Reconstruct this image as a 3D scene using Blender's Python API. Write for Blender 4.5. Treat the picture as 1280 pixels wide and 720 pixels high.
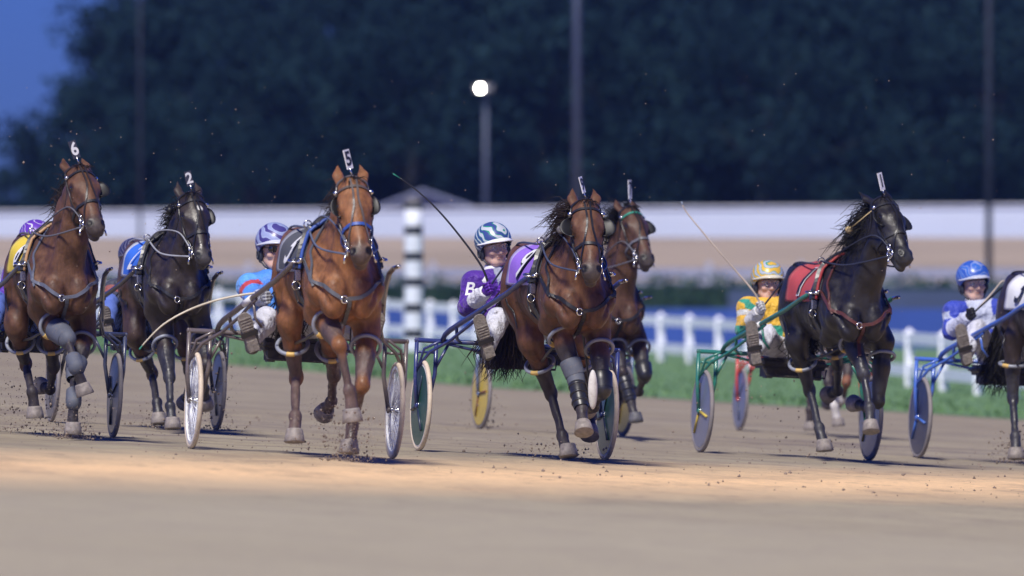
import bpy, bmesh, math, random
import numpy as np
from mathutils import Vector, Matrix
from mathutils.bvhtree import BVHTree
R = math.radians
rng = np.random.default_rng(7); random.seed(7)
for o in list(bpy.data.objects): bpy.data.objects.remove(o)
scene = bpy.context.scene
col = scene.collection

# ---------------------------------------------------------------- camera, light, exposure
F = 400 / 36 * 1280            # focal length in photo pixels
CAMZ = 1.25
cam = bpy.data.cameras.new('camera'); camo = bpy.data.objects.new('camera', cam); col.objects.link(camo)
cam.lens = 400; cam.sensor_width = 36; cam.clip_start = 1; cam.clip_end = 6000
camo.location = (0, 0, CAMZ); camo.rotation_euler = (R(90), 0, 0)
cam.dof.use_dof = True; cam.dof.focus_distance = 84; cam.dof.aperture_fstop = 3.3; cam.dof.aperture_blades = 0
scene.camera = camo
world = bpy.data.worlds.new('World'); scene.world = world; world.use_nodes = True
wn = world.node_tree; wn.nodes.clear()
sky = wn.nodes.new('ShaderNodeTexSky'); sky.sky_type = 'NISHITA'; sky.sun_disc = False
sky.sun_elevation = R(12); sky.sun_rotation = R(225); sky.air_density = 1.0; sky.ozone_density = 6.0; sky.dust_density = 0.2
tint = wn.nodes.new('ShaderNodeMix'); tint.data_type = 'RGBA'; tint.blend_type = 'MULTIPLY'; tint.inputs[0].default_value = 1
tint.inputs[7].default_value = (0.145, 0.215, 0.72, 1)      # dusk
wbg = wn.nodes.new('ShaderNodeBackground'); wbg.inputs['Strength'].default_value = 0.15
wo = wn.nodes.new('ShaderNodeOutputWorld')
wn.links.new(sky.outputs[0], tint.inputs[6]); wn.links.new(tint.outputs[2], wbg.inputs[0]); wn.links.new(wbg.outputs[0], wo.inputs[0])
sun = bpy.data.lights.new('floodlight_bank', 'SUN'); suno = bpy.data.objects.new('floodlight_bank', sun); col.objects.link(suno)
sun.energy = 3.9; sun.angle = R(12); sun.color = (1.0, 0.94, 0.86)
LD = Vector((-0.24, -0.76, 1.0)).normalized()             # towards the light
suno.rotation_euler = LD.to_track_quat('Z', 'Y').to_euler(); suno.location = (-20, -20, 40)
scene.view_settings.view_transform = 'Standard'; scene.view_settings.look = 'None'
scene.view_settings.exposure = 0.36; scene.view_settings.gamma = 1

# ---------------------------------------------------------------- helpers
BANK = 0.052
def gz(x, y):
    """height of the banked track and infield"""
    xc = max(-14.0, min(9.0, x))
    f = 1.0 if y < 240 else max(0.0, 1 - (y - 240) / 60)
    return -BANK * xc * f - 0.05 * (1 - f) * 6
def tag(o, label=None, cat=None, group=None, kind=None):
    if label: o['label'] = label
    if cat: o['category'] = cat
    if group: o['group'] = group
    if kind: o['kind'] = kind
    return o
def empty(name, M=None):
    o = bpy.data.objects.new(name, None); col.objects.link(o); o.empty_display_size = .2
    if M is not None: o.matrix_world = M
    return o

MATS = {}
def mat(name, c, rough=.6, metal=0, noise=.15, scale=8, bump=0, bscale=60, attr=None, spec=.5, emit=None, coat=0, sheen=0,
        dirt=0, trans=0, alpha=1, sub=0, noise2=0, bdist=.01):
    if name in MATS: return MATS[name]
    m = bpy.data.materials.new(name); m.use_nodes = True; nt = m.node_tree; N = nt.nodes; L = nt.links
    b = N['Principled BSDF']
    b.inputs['Roughness'].default_value = rough; b.inputs['Metallic'].default_value = metal
    b.inputs['Specular IOR Level'].default_value = spec
    if coat: b.inputs['Coat Weight'].default_value = coat; b.inputs['Coat Roughness'].default_value = .15
    if sheen: b.inputs['Sheen Weight'].default_value = sheen
    if alpha < 1: b.inputs['Alpha'].default_value = alpha
    if sub: b.inputs['Subsurface Weight'].default_value = sub; b.inputs['Subsurface Scale'].default_value = .01
    if emit: b.inputs['Emission Color'].default_value = (*c, 1); b.inputs['Emission Strength'].default_value = emit
    tc = N.new('ShaderNodeTexCoord'); n = N.new('ShaderNodeTexNoise'); n.inputs['Scale'].default_value = scale
    n.inputs['Detail'].default_value = 5
    L.new(tc.outputs['Object'], n.inputs['Vector'])
    if attr:
        a = N.new('ShaderNodeAttribute'); a.attribute_name = attr; src = a.outputs['Color']
    else:
        a = N.new('ShaderNodeRGB'); a.outputs[0].default_value = (*c, 1); src = a.outputs[0]
    mr = N.new('ShaderNodeMapRange'); mr.inputs[1].default_value = .3; mr.inputs[2].default_value = .7
    mr.inputs[3].default_value = 1 - noise; mr.inputs[4].default_value = 1 + noise
    L.new(n.outputs['Fac'], mr.inputs[0])
    mx = N.new('ShaderNodeMix'); mx.data_type = 'RGBA'; mx.blend_type = 'MULTIPLY'; mx.inputs[0].default_value = 1
    L.new(src, mx.inputs[6]); L.new(mr.outputs[0], mx.inputs[7]); out = mx.outputs[2]
    if noise2:
        n3 = N.new('ShaderNodeTexNoise'); n3.inputs['Scale'].default_value = 1; n3.inputs['Detail'].default_value = 6; n3.inputs['Roughness'].default_value = .7
        mp3 = N.new('ShaderNodeMapping'); mp3.inputs['Scale'].default_value = (45, 45, 14); L.new(tc.outputs['Object'], mp3.inputs[0]); L.new(mp3.outputs[0], n3.inputs['Vector'])
        r3 = N.new('ShaderNodeMapRange'); r3.inputs[1].default_value = .3; r3.inputs[2].default_value = .7; r3.inputs[3].default_value = 1 - noise2; r3.inputs[4].default_value = 1 + noise2; L.new(n3.outputs['Fac'], r3.inputs[0])
        m3 = N.new('ShaderNodeMix'); m3.data_type = 'RGBA'; m3.blend_type = 'MULTIPLY'; m3.inputs[0].default_value = 1; L.new(out, m3.inputs[6]); L.new(r3.outputs[0], m3.inputs[7]); out = m3.outputs[2]
        rr = N.new('ShaderNodeMapRange'); rr.inputs[1].default_value = .3; rr.inputs[2].default_value = .7; rr.inputs[3].default_value = rough - .14; rr.inputs[4].default_value = rough + .16; L.new(n.outputs['Fac'], rr.inputs[0]); L.new(rr.outputs[0], b.inputs['Roughness'])
    if dirt:
        n2 = N.new('ShaderNodeTexNoise'); n2.inputs['Scale'].default_value = 35; n2.inputs['Detail'].default_value = 6
        L.new(tc.outputs['Object'], n2.inputs['Vector'])
        r2 = N.new('ShaderNodeMapRange'); r2.inputs[1].default_value = .55; r2.inputs[2].default_value = .75; r2.inputs[4].default_value = dirt
        L.new(n2.outputs['Fac'], r2.inputs[0])
        m2 = N.new('ShaderNodeMix'); m2.data_type = 'RGBA'; m2.inputs[7].default_value = (.22, .17, .13, 1)
        L.new(r2.outputs[0], m2.inputs[0]); L.new(out, m2.inputs[6]); out = m2.outputs[2]
    L.new(out, b.inputs['Base Color'])
    if bump:
        nb = N.new('ShaderNodeTexNoise'); nb.inputs['Scale'].default_value = bscale; nb.inputs['Detail'].default_value = 4
        L.new(tc.outputs['Object'], nb.inputs['Vector'])
        bp = N.new('ShaderNodeBump'); bp.inputs['Strength'].default_value = bump; bp.inputs['Distance'].default_value = bdist
        L.new(nb.outputs['Fac'], bp.inputs['Height']); L.new(bp.outputs[0], b.inputs['Normal'])
    MATS[name] = m; return m

def mesh_obj(name, verts, faces, m, parent=None, smooth=True, colors=None):
    me = bpy.data.meshes.new(name)
    if isinstance(faces, np.ndarray):
        V = np.asarray(verts, dtype=np.float32); n = faces.shape[1]
        me.vertices.add(len(V)); me.vertices.foreach_set('co', V.ravel())
        me.loops.add(faces.size); me.loops.foreach_set('vertex_index', faces.astype(np.int32).ravel())
        me.polygons.add(len(faces)); me.polygons.foreach_set('loop_start', (np.arange(len(faces)) * n).astype(np.int32))
        me.update(calc_edges=True); me.validate()
    else:
        me.from_pydata([tuple(v) for v in verts], [], faces); me.update()
    if smooth: me.polygons.foreach_set('use_smooth', [True] * len(me.polygons))
    if colors is not None:
        ca = me.color_attributes.new('col', 'FLOAT_COLOR', 'POINT')
        c4 = np.ones((len(verts), 4), np.float32); c4[:, :3] = colors; ca.data.foreach_set('color', c4.ravel())
    for mm in (m if isinstance(m, (list, tuple)) else [m]): me.materials.append(mm)
    o = bpy.data.objects.new(name, me); col.objects.link(o)
    if parent: o.parent = parent
    return o

class MB:
    """collects simple shapes into one mesh"""
    def __init__(s): s.v = []; s.f = []; s.mi = []; s.sm = []
    def add(s, vs, fs, mi=0, smooth=True):
        k = len(s.v); s.v += [Vector(v) for v in vs]; s.f += [tuple(i + k for i in f) for f in fs]; s.mi += [mi] * len(fs); s.sm += [smooth] * len(fs)
    def box(s, c, d, M=None, mi=0):
        c = Vector(c); vs = [Vector((x * d[0] / 2, y * d[1] / 2, z * d[2] / 2)) for x in (-1, 1) for y in (-1, 1) for z in (-1, 1)]
        if M: vs = [M @ v for v in vs]
        s.add([c + v for v in vs], [(0, 1, 3, 2), (4, 6, 7, 5), (0, 4, 5, 1), (2, 3, 7, 6), (0, 2, 6, 4), (1, 5, 7, 3)], mi, False)
    def tube(s, pts, r, n=8, closed=False, cap=True, mi=0):
        pts = [Vector(p) for p in pts]; m = len(pts); rr = r if isinstance(r, (list, tuple)) else [r] * m
        vs = []; up = Vector((0.13, 0.21, 1)).normalized()
        prev = None
        for i, p in enumerate(pts):
            if closed: t = pts[(i + 1) % m] - pts[i - 1]
            else: t = pts[min(i + 1, m - 1)] - pts[max(i - 1, 0)]
            t = t.normalized() if t.length > 1e-9 else Vector((0, 0, 1))
            a = (prev - t * prev.dot(t)) if prev is not None else t.cross(up)
            if a.length < 1e-4: a = t.cross(Vector((1, 0.3, 0)))
            a.normalize(); prev = a; b = t.cross(a)
            for j in range(n):
                q = 2 * math.pi * j / n; vs.append(p + (a * math.cos(q) + b * math.sin(q)) * rr[i])
        fs = []
        for i in range(m if closed else m - 1):
            for j in range(n):
                fs.append((i * n + j, i * n + (j + 1) % n, ((i + 1) % m) * n + (j + 1) % n, ((i + 1) % m) * n + j))
        if cap and not closed: fs += [tuple(range(n))[::-1], tuple((m - 1) * n + j for j in range(n))]
        s.add(vs, fs, mi)
    def ribbon(s, pts, nrm, w, th=.005, mi=0, closed=False):
        pts = [Vector(p) for p in pts]; nrm = [Vector(q) for q in nrm]; m = len(pts); vs = []
        for i in range(m):
            if closed: t = pts[(i + 1) % m] - pts[i - 1]
            else: t = pts[min(i + 1, m - 1)] - pts[max(i - 1, 0)]
            n = nrm[i].normalized(); sd = t.cross(n)
            sd = sd.normalized() * (w / 2) if sd.length > 1e-9 else Vector((w / 2, 0, 0))
            vs += [pts[i] - sd, pts[i] - sd * .9 + n * th, pts[i] + sd * .9 + n * th, pts[i] + sd]
        fs = []
        for i in range(m if closed else m - 1):
            k = (i + 1) % m
            for j in range(4): fs.append((i * 4 + j, i * 4 + (j + 1) % 4, k * 4 + (j + 1) % 4, k * 4 + j))
        if not closed: fs += [(0, 1, 2, 3), ((m - 1) * 4 + 3, (m - 1) * 4 + 2, (m - 1) * 4 + 1, (m - 1) * 4)]
        s.add(vs, fs, mi, False)
    def ell(s, c, r, M=None, n=16, mi=0):
        c = Vector(c); vs = []; fs = []; m = n // 2
        for i in range(m + 1):
            th = math.pi * i / m
            for j in range(n):
                ph = 2 * math.pi * j / n
                v = Vector((r[0] * math.sin(th) * math.cos(ph), r[1] * math.sin(th) * math.sin(ph), r[2] * math.cos(th)))
                vs.append(c + (M @ v if M else v))
        for i in range(m):
            for j in range(n): fs.append((i * n + j, (i + 1) * n + j, (i + 1) * n + (j + 1) % n, i * n + (j + 1) % n))
        s.add(vs, fs, mi)
    def ring(s, c, ax, R_, r, n=24, k=8, mi=0, el=1.0, a0=0, a1=2 * math.pi):
        c = Vector(c); ax = Vector(ax).normalized(); a = ax.cross(Vector((0.1, 0.2, 1))).normalized(); b = ax.cross(a)
        full = abs(a1 - a0 - 2 * math.pi) < 1e-6; m = n if full else n + 1
        pts = [c + a * (R_ * math.cos(a0 + (a1 - a0) * i / n)) + b * (R_ * el * math.sin(a0 + (a1 - a0) * i / n)) for i in range(m)]
        s.tube(pts, r, k, closed=full, mi=mi)
    def lathe(s, c, ax, prof, n=32, mi=0, ref=None):
        """prof: list of (axial, radius)"""
        c = Vector(c); ax = Vector(ax).normalized(); a = (Vector(ref) if ref else ax.cross(Vector((0.1, 0.2, 1)))); a = (a - ax * a.dot(ax)).normalized(); b = ax.cross(a)
        vs = []; fs = []
        for z, r in prof:
            for j in range(n):
                q = 2 * math.pi * j / n; vs.append(c + ax * z + a * (r * math.cos(q)) + b * (r * math.sin(q)))
        for i in range(len(prof) - 1):
            for j in range(n): fs.append((i * n + j, i * n + (j + 1) % n, (i + 1) * n + (j + 1) % n, (i + 1) * n + j))
        s.add(vs, fs, mi)
    def build(s, name, m, parent=None, smooth=None):
        o = mesh_obj(name, s.v, s.f, m, parent, smooth=False)
        o.data.polygons.foreach_set('material_index', s.mi)
        o.data.polygons.foreach_set('use_smooth', s.sm if smooth is None else [smooth] * len(s.f))
        bm = bmesh.new(); bm.from_mesh(o.data); bmesh.ops.recalc_face_normals(bm, faces=bm.faces); bm.to_mesh(o.data); bm.free()
        return o

# ---------------------------------------------------------------- implicit surfaces (smooth unions turned into one mesh)
class Field:
    def __init__(s, lo, hi, h):
        s.lo = np.array(lo, np.float32); s.h = h
        s.n = np.ceil((np.array(hi) - np.array(lo)) / h).astype(int) + 1
        s.d = np.full(s.n, .25, np.float32)
        s.ax = [s.lo[i] + h * np.arange(s.n[i], dtype=np.float32) for i in range(3)]
    def _sub(s, lo, hi):
        a = np.clip(np.floor((np.array(lo) - s.lo) / s.h).astype(int), 0, s.n); b = np.clip(np.ceil((np.array(hi) - s.lo) / s.h).astype(int) + 1, 0, s.n)
        if (b <= a).any(): return None
        sl = tuple(slice(a[i], b[i]) for i in range(3))
        g = (s.ax[0][sl[0]][:, None, None], s.ax[1][sl[1]][None, :, None], s.ax[2][sl[2]][None, None, :])
        return sl, g
    def _mix(s, sl, d, k, op):
        a = s.d[sl]
        if op == 'u':
            h = np.clip(.5 + .5 * (a - d) / k, 0, 1); s.d[sl] = a + (d - a) * h - k * h * (1 - h)
        else:
            h = np.clip(.5 - .5 * (-d - a) / k, 0, 1); nd = -d
            s.d[sl] = nd + (a - nd) * h + k * h * (1 - h)
    def cap(s, a, b, ra, rb, k=.03, side=None, q=1.0, op='u'):
        a = np.array(a, float); b = np.array(b, float); m = max(ra, rb) * max(1, q) + k + 2 * s.h
        r = s._sub(np.minimum(a, b) - m, np.maximum(a, b) + m)
        if r is None: return
        sl, g = r; p = [g[i] - np.float32(a[i]) for i in range(3)]; ab = b - a
        if side is not None and q != 1:
            w = np.array(side, float); w /= np.linalg.norm(w)
            dw = p[0] * w[0] + p[1] * w[1] + p[2] * w[2]
            p = [p[i] + dw * (w[i] * (1 / q - 1)) for i in range(3)]
            ab = ab + w * (ab.dot(w) * (1 / q - 1))
        L2 = max(ab.dot(ab), 1e-9)
        t = np.clip((p[0] * ab[0] + p[1] * ab[1] + p[2] * ab[2]) / L2, 0, 1)
        d = np.sqrt((p[0] - t * ab[0]) ** 2 + (p[1] - t * ab[1]) ** 2 + (p[2] - t * ab[2]) ** 2) - (ra + (rb - ra) * t)
        if q < 1: d = d * (0.5 + 0.5 * q)
        s._mix(sl, d.astype(np.float32), k, op)
    def ell(s, c, r, k=.04, M=None, op='u'):
        """M: 3x3 rows = local axes"""
        c = np.array(c, float); r = np.array(r, float); m = r.max() + k + 2 * s.h
        e = np.full(3, m) if M is not None else r + k + 2 * s.h
        q = s._sub(c - e, c + e)
        if q is None: return
        sl, g = q; p = [g[i] - np.float32(c[i]) for i in range(3)]
        if M is not None: p = [p[0] * M[i][0] + p[1] * M[i][1] + p[2] * M[i][2] for i in range(3)]
        k0 = np.sqrt((p[0] / r[0]) ** 2 + (p[1] / r[1]) ** 2 + (p[2] / r[2]) ** 2) + 1e-6
        k1 = np.sqrt((p[0] / r[0] ** 2) ** 2 + (p[1] / r[1] ** 2) ** 2 + (p[2] / r[2] ** 2) ** 2) + 1e-6
        s._mix(sl, (k0 * (k0 - 1) / k1).astype(np.float32), k, op)
    def mesh(s):
        d = s.d; ins = d < 0; n = s.n
        c = [ins[i:n[0] - 1 + i, j:n[1] - 1 + j, k:n[2] - 1 + k] for i in (0, 1) for j in (0, 1) for k in (0, 1)]
        al = c[0].copy(); an = c[0].copy()
        for x in c[1:]: al &= x; an |= x
        act = an & ~al; idx = np.argwhere(act); vid = np.full(act.shape, -1, np.int32); vid[act] = np.arange(len(idx))
        acc = np.zeros((len(idx), 3)); cnt = np.zeros(len(idx))
        cr = [(i, j, k) for i in (0, 1) for j in (0, 1) for k in (0, 1)]
        val = {q: d[idx[:, 0] + q[0], idx[:, 1] + q[1], idx[:, 2] + q[2]] for q in cr}
        for q in cr:
            for ax in range(3):
                if q[ax] == 0:
                    q2 = list(q); q2[ax] = 1; q2 = tuple(q2); a = val[q]; b = val[q2]; m = (a < 0) != (b < 0)
                    t = np.where(m, a / np.where(m, a - b, 1), 0); pt = np.array(q, float)[None, :].repeat(len(idx), 0); pt[:, ax] += t
                    acc += pt * m[:, None]; cnt += m
        V = s.lo + s.h * (idx + acc / cnt[:, None])
        faces = []
        for ax in range(3):
            sa = [slice(1, n[i] - 1) for i in range(3)]; sa[ax] = slice(0, n[ax] - 1); sb = list(sa); sb[ax] = slice(1, n[ax])
            A = ins[tuple(sa)]; B = ins[tuple(sb)]; e = np.argwhere(A != B)
            if len(e) == 0: continue
            flip = A[e[:, 0], e[:, 1], e[:, 2]]
            base = e.copy(); o1, o2 = (ax + 1) % 3, (ax + 2) % 3
            for i in (o1, o2): base[:, i] += 1
            def vi(d1, d2):
                q = base.copy(); q[:, o1] -= d1; q[:, o2] -= d2; return vid[q[:, 0], q[:, 1], q[:, 2]]
            quad = np.stack([vi(1, 1), vi(0, 1), vi(0, 0), vi(1, 0)], 1)
            quad[~flip] = quad[~flip][:, ::-1]; faces.append(quad)
        Fc = np.concatenate(faces)
        # two light smoothing passes
        for lam in (.5, -.45, .45, -.42):
            sm = np.zeros_like(V); ct = np.zeros(len(V))
            for i in range(4):
                a = Fc[:, i]; b = Fc[:, (i + 1) % 4]
                for ax in range(3): sm[:, ax] += np.bincount(a, V[b, ax], len(V)) + np.bincount(b, V[a, ax], len(V))
                ct += np.bincount(a, minlength=len(V)) + np.bincount(b, minlength=len(V))
            V = V + lam * (sm / np.maximum(ct, 1)[:, None] - V)
        return V, Fc
def bvh_of(V, Fc): return BVHTree.FromPolygons([tuple(map(float, v)) for v in V], [tuple(map(int, f)) for f in Fc])
def snap(bvh, pts, off=.004, sub=6, closed=False):
    P = [Vector(p) for p in pts]; out = []; nn = []
    seg = len(P) if closed else len(P) - 1
    Q = []
    for i in range(seg):
        a, b = P[i], P[(i + 1) % len(P)]
        for j in range(sub): Q.append(a.lerp(b, j / sub))
    if not closed: Q.append(P[-1])
    for q in Q:
        l, n, i, d = bvh.find_nearest(q)
        out.append(l + n * off); nn.append(n)
    for _ in range(2):
        o2 = out[:]; m = len(out)
        for i in range(m):
            if closed or 0 < i < m - 1: o2[i] = (out[i - 1] + out[i] * 2 + out[(i + 1) % m]) / 4
        out = o2
    return out, nn
def crom(pts, sub=6):
    P = [npv(p) for p in pts]; Q = []
    for i in range(len(P) - 1):
        p0 = P[max(i - 1, 0)]; p1 = P[i]; p2 = P[i + 1]; p3 = P[min(i + 2, len(P) - 1)]
        for j in range(sub):
            t = j / sub; Q.append(.5 * ((2 * p1) + (p2 - p0) * t + (2 * p0 - 5 * p1 + 4 * p2 - p3) * t * t + (-p0 + 3 * p1 - 3 * p2 + p3) * t ** 3))
    Q.append(P[-1]); return Q
def vnorm(V, Fc):
    n = np.cross(V[Fc[:, 2]] - V[Fc[:, 0]], V[Fc[:, 3]] - V[Fc[:, 1]]); N = np.zeros_like(V)
    for i in range(4):
        for ax in range(3): N[:, ax] += np.bincount(Fc[:, i], n[:, ax], len(V))
    return N / (np.linalg.norm(N, axis=1)[:, None] + 1e-12)
def text_mesh(s, size=1.0, bold=.02, res=4):
    cu = bpy.data.curves.new('t', 'FONT'); cu.body = s; cu.size = size; cu.align_x = 'CENTER'; cu.align_y = 'CENTER'; cu.offset = bold; cu.resolution_u = res
    o = bpy.data.objects.new('t', cu); col.objects.link(o); dg = bpy.context.evaluated_depsgraph_get()
    me = bpy.data.meshes.new_from_object(o.evaluated_get(dg)); bpy.data.objects.remove(o)
    bm = bmesh.new(); bm.from_mesh(me); bmesh.ops.triangulate(bm, faces=bm.faces)
    for _ in range(2): bmesh.ops.subdivide_edges(bm, edges=[e for e in bm.edges if e.calc_length() > size * .12], cuts=1); bmesh.ops.triangulate(bm, faces=bm.faces)
    vs = [v.co.copy() for v in bm.verts]; fs = [tuple(v.index for v in f.verts) for f in bm.faces]; bm.free(); bpy.data.meshes.remove(me)
    return vs, fs
def npv(v): return np.array(v, float)
def unit(v): v = np.array(v, float); return v / (np.linalg.norm(v) + 1e-12)
USE_HAZE = True
# ---------------------------------------------------------------- the setting
def node_mat(name):
    m = bpy.data.materials.new(name); m.use_nodes = True; nt = m.node_tree; return m, nt, nt.nodes, nt.links, nt.nodes['Principled BSDF']
def track_mat():
    m, nt, N, L, b = node_mat('track_dirt'); b.inputs['Roughness'].default_value = .95; b.inputs['Specular IOR Level'].default_value = .2
    tc = N.new('ShaderNodeTexCoord')
    def mapping(scale, rot=0):
        mp = N.new('ShaderNodeMapping'); mp.inputs['Scale'].default_value = scale; mp.inputs['Rotation'].default_value = (0, 0, rot); L.new(tc.outputs['Object'], mp.inputs[0]); return mp.outputs[0]
    def noise(vec, sc, det=6, rough=.6):
        n = N.new('ShaderNodeTexNoise'); n.inputs['Scale'].default_value = sc; n.inputs['Detail'].default_value = det; n.inputs['Roughness'].default_value = rough; L.new(vec, n.inputs['Vector']); return n.outputs['Fac']
    def rng_(v, a, b_, c, d):
        r = N.new('ShaderNodeMapRange'); r.inputs[1].default_value = a; r.inputs[2].default_value = b_; r.inputs[3].default_value = c; r.inputs[4].default_value = d; L.new(v, r.inputs[0]); return r.outputs[0]
    def mixc(f, a, b_, blend='MIX'):
        x = N.new('ShaderNodeMix'); x.data_type = 'RGBA'; x.blend_type = blend
        if isinstance(f, float): x.inputs[0].default_value = f
        else: L.new(f, x.inputs[0])
        for i, q in ((6, a), (7, b_)):
            if isinstance(q, tuple): x.inputs[i].default_value = (*q, 1)
            else: L.new(q, x.inputs[i])
        return x.outputs[2]
    def math_(op, a, b_=None):
        x = N.new('ShaderNodeMath'); x.operation = op
        for i, q in ((0, a), (1, b_)):
            if q is None: continue
            if isinstance(q, (int, float)): x.inputs[i].default_value = q
            else: L.new(q, x.inputs[i])
        return x.outputs[0]
    big = noise(mapping((.35, .12, 1), R(-20)), 1.0, 4)
    fine = noise(tc.outputs['Object'], 14, 8, .7); mid = noise(mapping((1.6, .6, 1)), 1.3, 6)
    c = mixc(rng_(big, .35, .65, 0, 1), (.345, .295, .190), (.41, .36, .245))
    c = mixc(rng_(mid, .4, .72, 0, .55), c, (.27, .225, .175))
    # harrow and wheel lines drawn across the stretch
    sx = N.new('ShaderNodeSeparateXYZ'); L.new(tc.outputs['Object'], sx.inputs[0])
    wob = noise(mapping((.25, .25, 1)), 1.0, 3)
    yy = math_('ADD', sx.outputs['Y'], math_('MULTIPLY', wob, 1.4)); yy = math_('ADD', yy, math_('MULTIPLY', sx.outputs['X'], -.18))
    cx = N.new('ShaderNodeCombineXYZ'); L.new(yy, cx.inputs[0]); L.new(math_('MULTIPLY', sx.outputs['X'], .05), cx.inputs[1])
    lines = noise(cx.outputs[0], .9, 6, .75)
    lf = rng_(lines, .47, .62, 0, .85); near = rng_(sx.outputs['Y'], 76, 84, .12, 1)
    c = mixc(math_('MULTIPLY', lf, near), c, (.135, .105, .10))
    # soft-edged strip of warmer, paler ground colour in front of the field
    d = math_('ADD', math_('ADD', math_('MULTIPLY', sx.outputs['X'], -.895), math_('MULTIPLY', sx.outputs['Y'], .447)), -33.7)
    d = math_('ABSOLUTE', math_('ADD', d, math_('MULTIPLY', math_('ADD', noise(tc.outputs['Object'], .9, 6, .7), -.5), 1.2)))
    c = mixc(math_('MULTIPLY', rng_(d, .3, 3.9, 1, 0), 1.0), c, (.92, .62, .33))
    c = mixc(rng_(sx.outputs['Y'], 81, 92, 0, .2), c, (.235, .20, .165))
    c = mixc(rng_(noise(mapping((1.2, .45, 1), R(12)), .8, 8, .72), .50, .68, 0, .5), c, (.19, .15, .12))
    c = mixc(rng_(noise(mapping((1.0, .5, 1)), 2.6, 8, .75), .56, .66, 0, .45), c, (.15, .115, .095))
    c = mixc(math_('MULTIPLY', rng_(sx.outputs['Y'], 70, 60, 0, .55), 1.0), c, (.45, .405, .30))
    c = mixc(rng_(fine, .35, .7, 0, .35), c, (.24, .195, .16))
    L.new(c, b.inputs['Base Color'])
    bp = N.new('ShaderNodeBump'); bp.inputs['Strength'].default_value = .55; bp.inputs['Distance'].default_value = .03
    L.new(math_('ADD', noise(tc.outputs['Object'], 9, 8, .75), math_('MULTIPLY', lines, .8)), bp.inputs['Height']); L.new(bp.outputs[0], b.inputs['Normal'])
    return m
def simple_noise_mat(name, c1, c2, sc, rough=.9, spec=.3, stretch=(1, 1, 1), lo=.4, hi=.6):
    m, nt, N, L, b = node_mat(name); b.inputs['Roughness'].default_value = rough; b.inputs['Specular IOR Level'].default_value = spec
    tc = N.new('ShaderNodeTexCoord'); mp = N.new('ShaderNodeMapping'); mp.inputs['Scale'].default_value = stretch; L.new(tc.outputs['Object'], mp.inputs[0])
    n = N.new('ShaderNodeTexNoise'); n.inputs['Scale'].default_value = sc; n.inputs['Detail'].default_value = 6; L.new(mp.outputs[0], n.inputs['Vector'])
    r = N.new('ShaderNodeMapRange'); r.inputs[1].default_value = lo; r.inputs[2].default_value = hi; L.new(n.outputs['Fac'], r.inputs[0])
    x = N.new('ShaderNodeMix'); x.data_type = 'RGBA'; x.inputs[6].default_value = (*c1, 1); x.inputs[7].default_value = (*c2, 1); L.new(r.outputs[0], x.inputs[0]); L.new(x.outputs[2], b.inputs['Base Color'])
    return m

def sheet(name, xs, ys, zf, m, kind='structure'):
    vs = [(x, y, zf(x, y)) for y in ys for x in xs]; nx = len(xs)
    fs = [(j * nx + i, j * nx + i + 1, (j + 1) * nx + i + 1, (j + 1) * nx + i) for j in range(len(ys) - 1) for i in range(nx - 1)]
    o = mesh_obj(name, vs, fs, m); tag(o, kind=kind); return o
xs = [-1500, -600, -200, -80, -40, -25, -18] + list(np.arange(-14, -6, .5)) + list(np.arange(-6, 6, .075)) + list(np.arange(6, 10.1, .5)) + [12, 16, 24, 40, 80, 200, 600, 1500]
ys = [-60, -20, 0, 20, 35] + list(np.arange(45, 64, 1.0)) + list(np.arange(64, 108, .11)) + list(np.arange(108, 180, 1.0)) + list(np.arange(180, 320, 5)) + [330, 360, 420, 520, 800, 1400, 2500]
LAT = [(rng.random((257, 257)), sx, sy, a) for sx, sy, a in ((.11, .14, .008), (.28, .40, .010), (.9, .55, .012), (2.6, .9, .010))]
def rough(x, y):
    if not (64 < y < 108 and -6 < x < 6): return 0
    e = min(1, (y - 64) / 3, (108 - y) / 4, (6 - abs(x)) / .5); h = 0
    for G, sx, sy, a in LAT:
        u, v = (x / sx + 1000) % 256, (y / sy) % 256; i, j = int(u), int(v); p, q = u - i, v - j; p = p * p * (3 - 2 * p); q = q * q * (3 - 2 * q)
        h += a * ((G[i, j] * (1 - p) + G[i + 1, j] * p) * (1 - q) + (G[i, j + 1] * (1 - p) + G[i + 1, j + 1] * p) * q - .5)
    return h * e
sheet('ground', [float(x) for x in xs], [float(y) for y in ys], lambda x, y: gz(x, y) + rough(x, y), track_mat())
def edge_y(x): return 140 - (4.0 if x < 0 else .8) * max(x, -30) + .5 * math.sin(x * 1.7)
gx = [float(x) for x in list(np.arange(-34, 22, .3))]
vs = []; fs = []; rows = 34
for j in range(rows):
    for x in gx:
        y = edge_y(x) + (300 - edge_y(x)) * (j / (rows - 1)) ** 1.2; vs.append((x, y, gz(x, y) + .006 + .05 * min(1, j / 3)))
for j in range(rows - 1):
    for i in range(len(gx) - 1): k = j * len(gx) + i; fs.append((k, k + 1, k + 1 + len(gx), k + len(gx)))
tag(mesh_obj('grass_verge', vs, fs, simple_noise_mat('turf', (.105, .205, .085), (.14, .24, .10), 1.3)), kind='structure')
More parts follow.
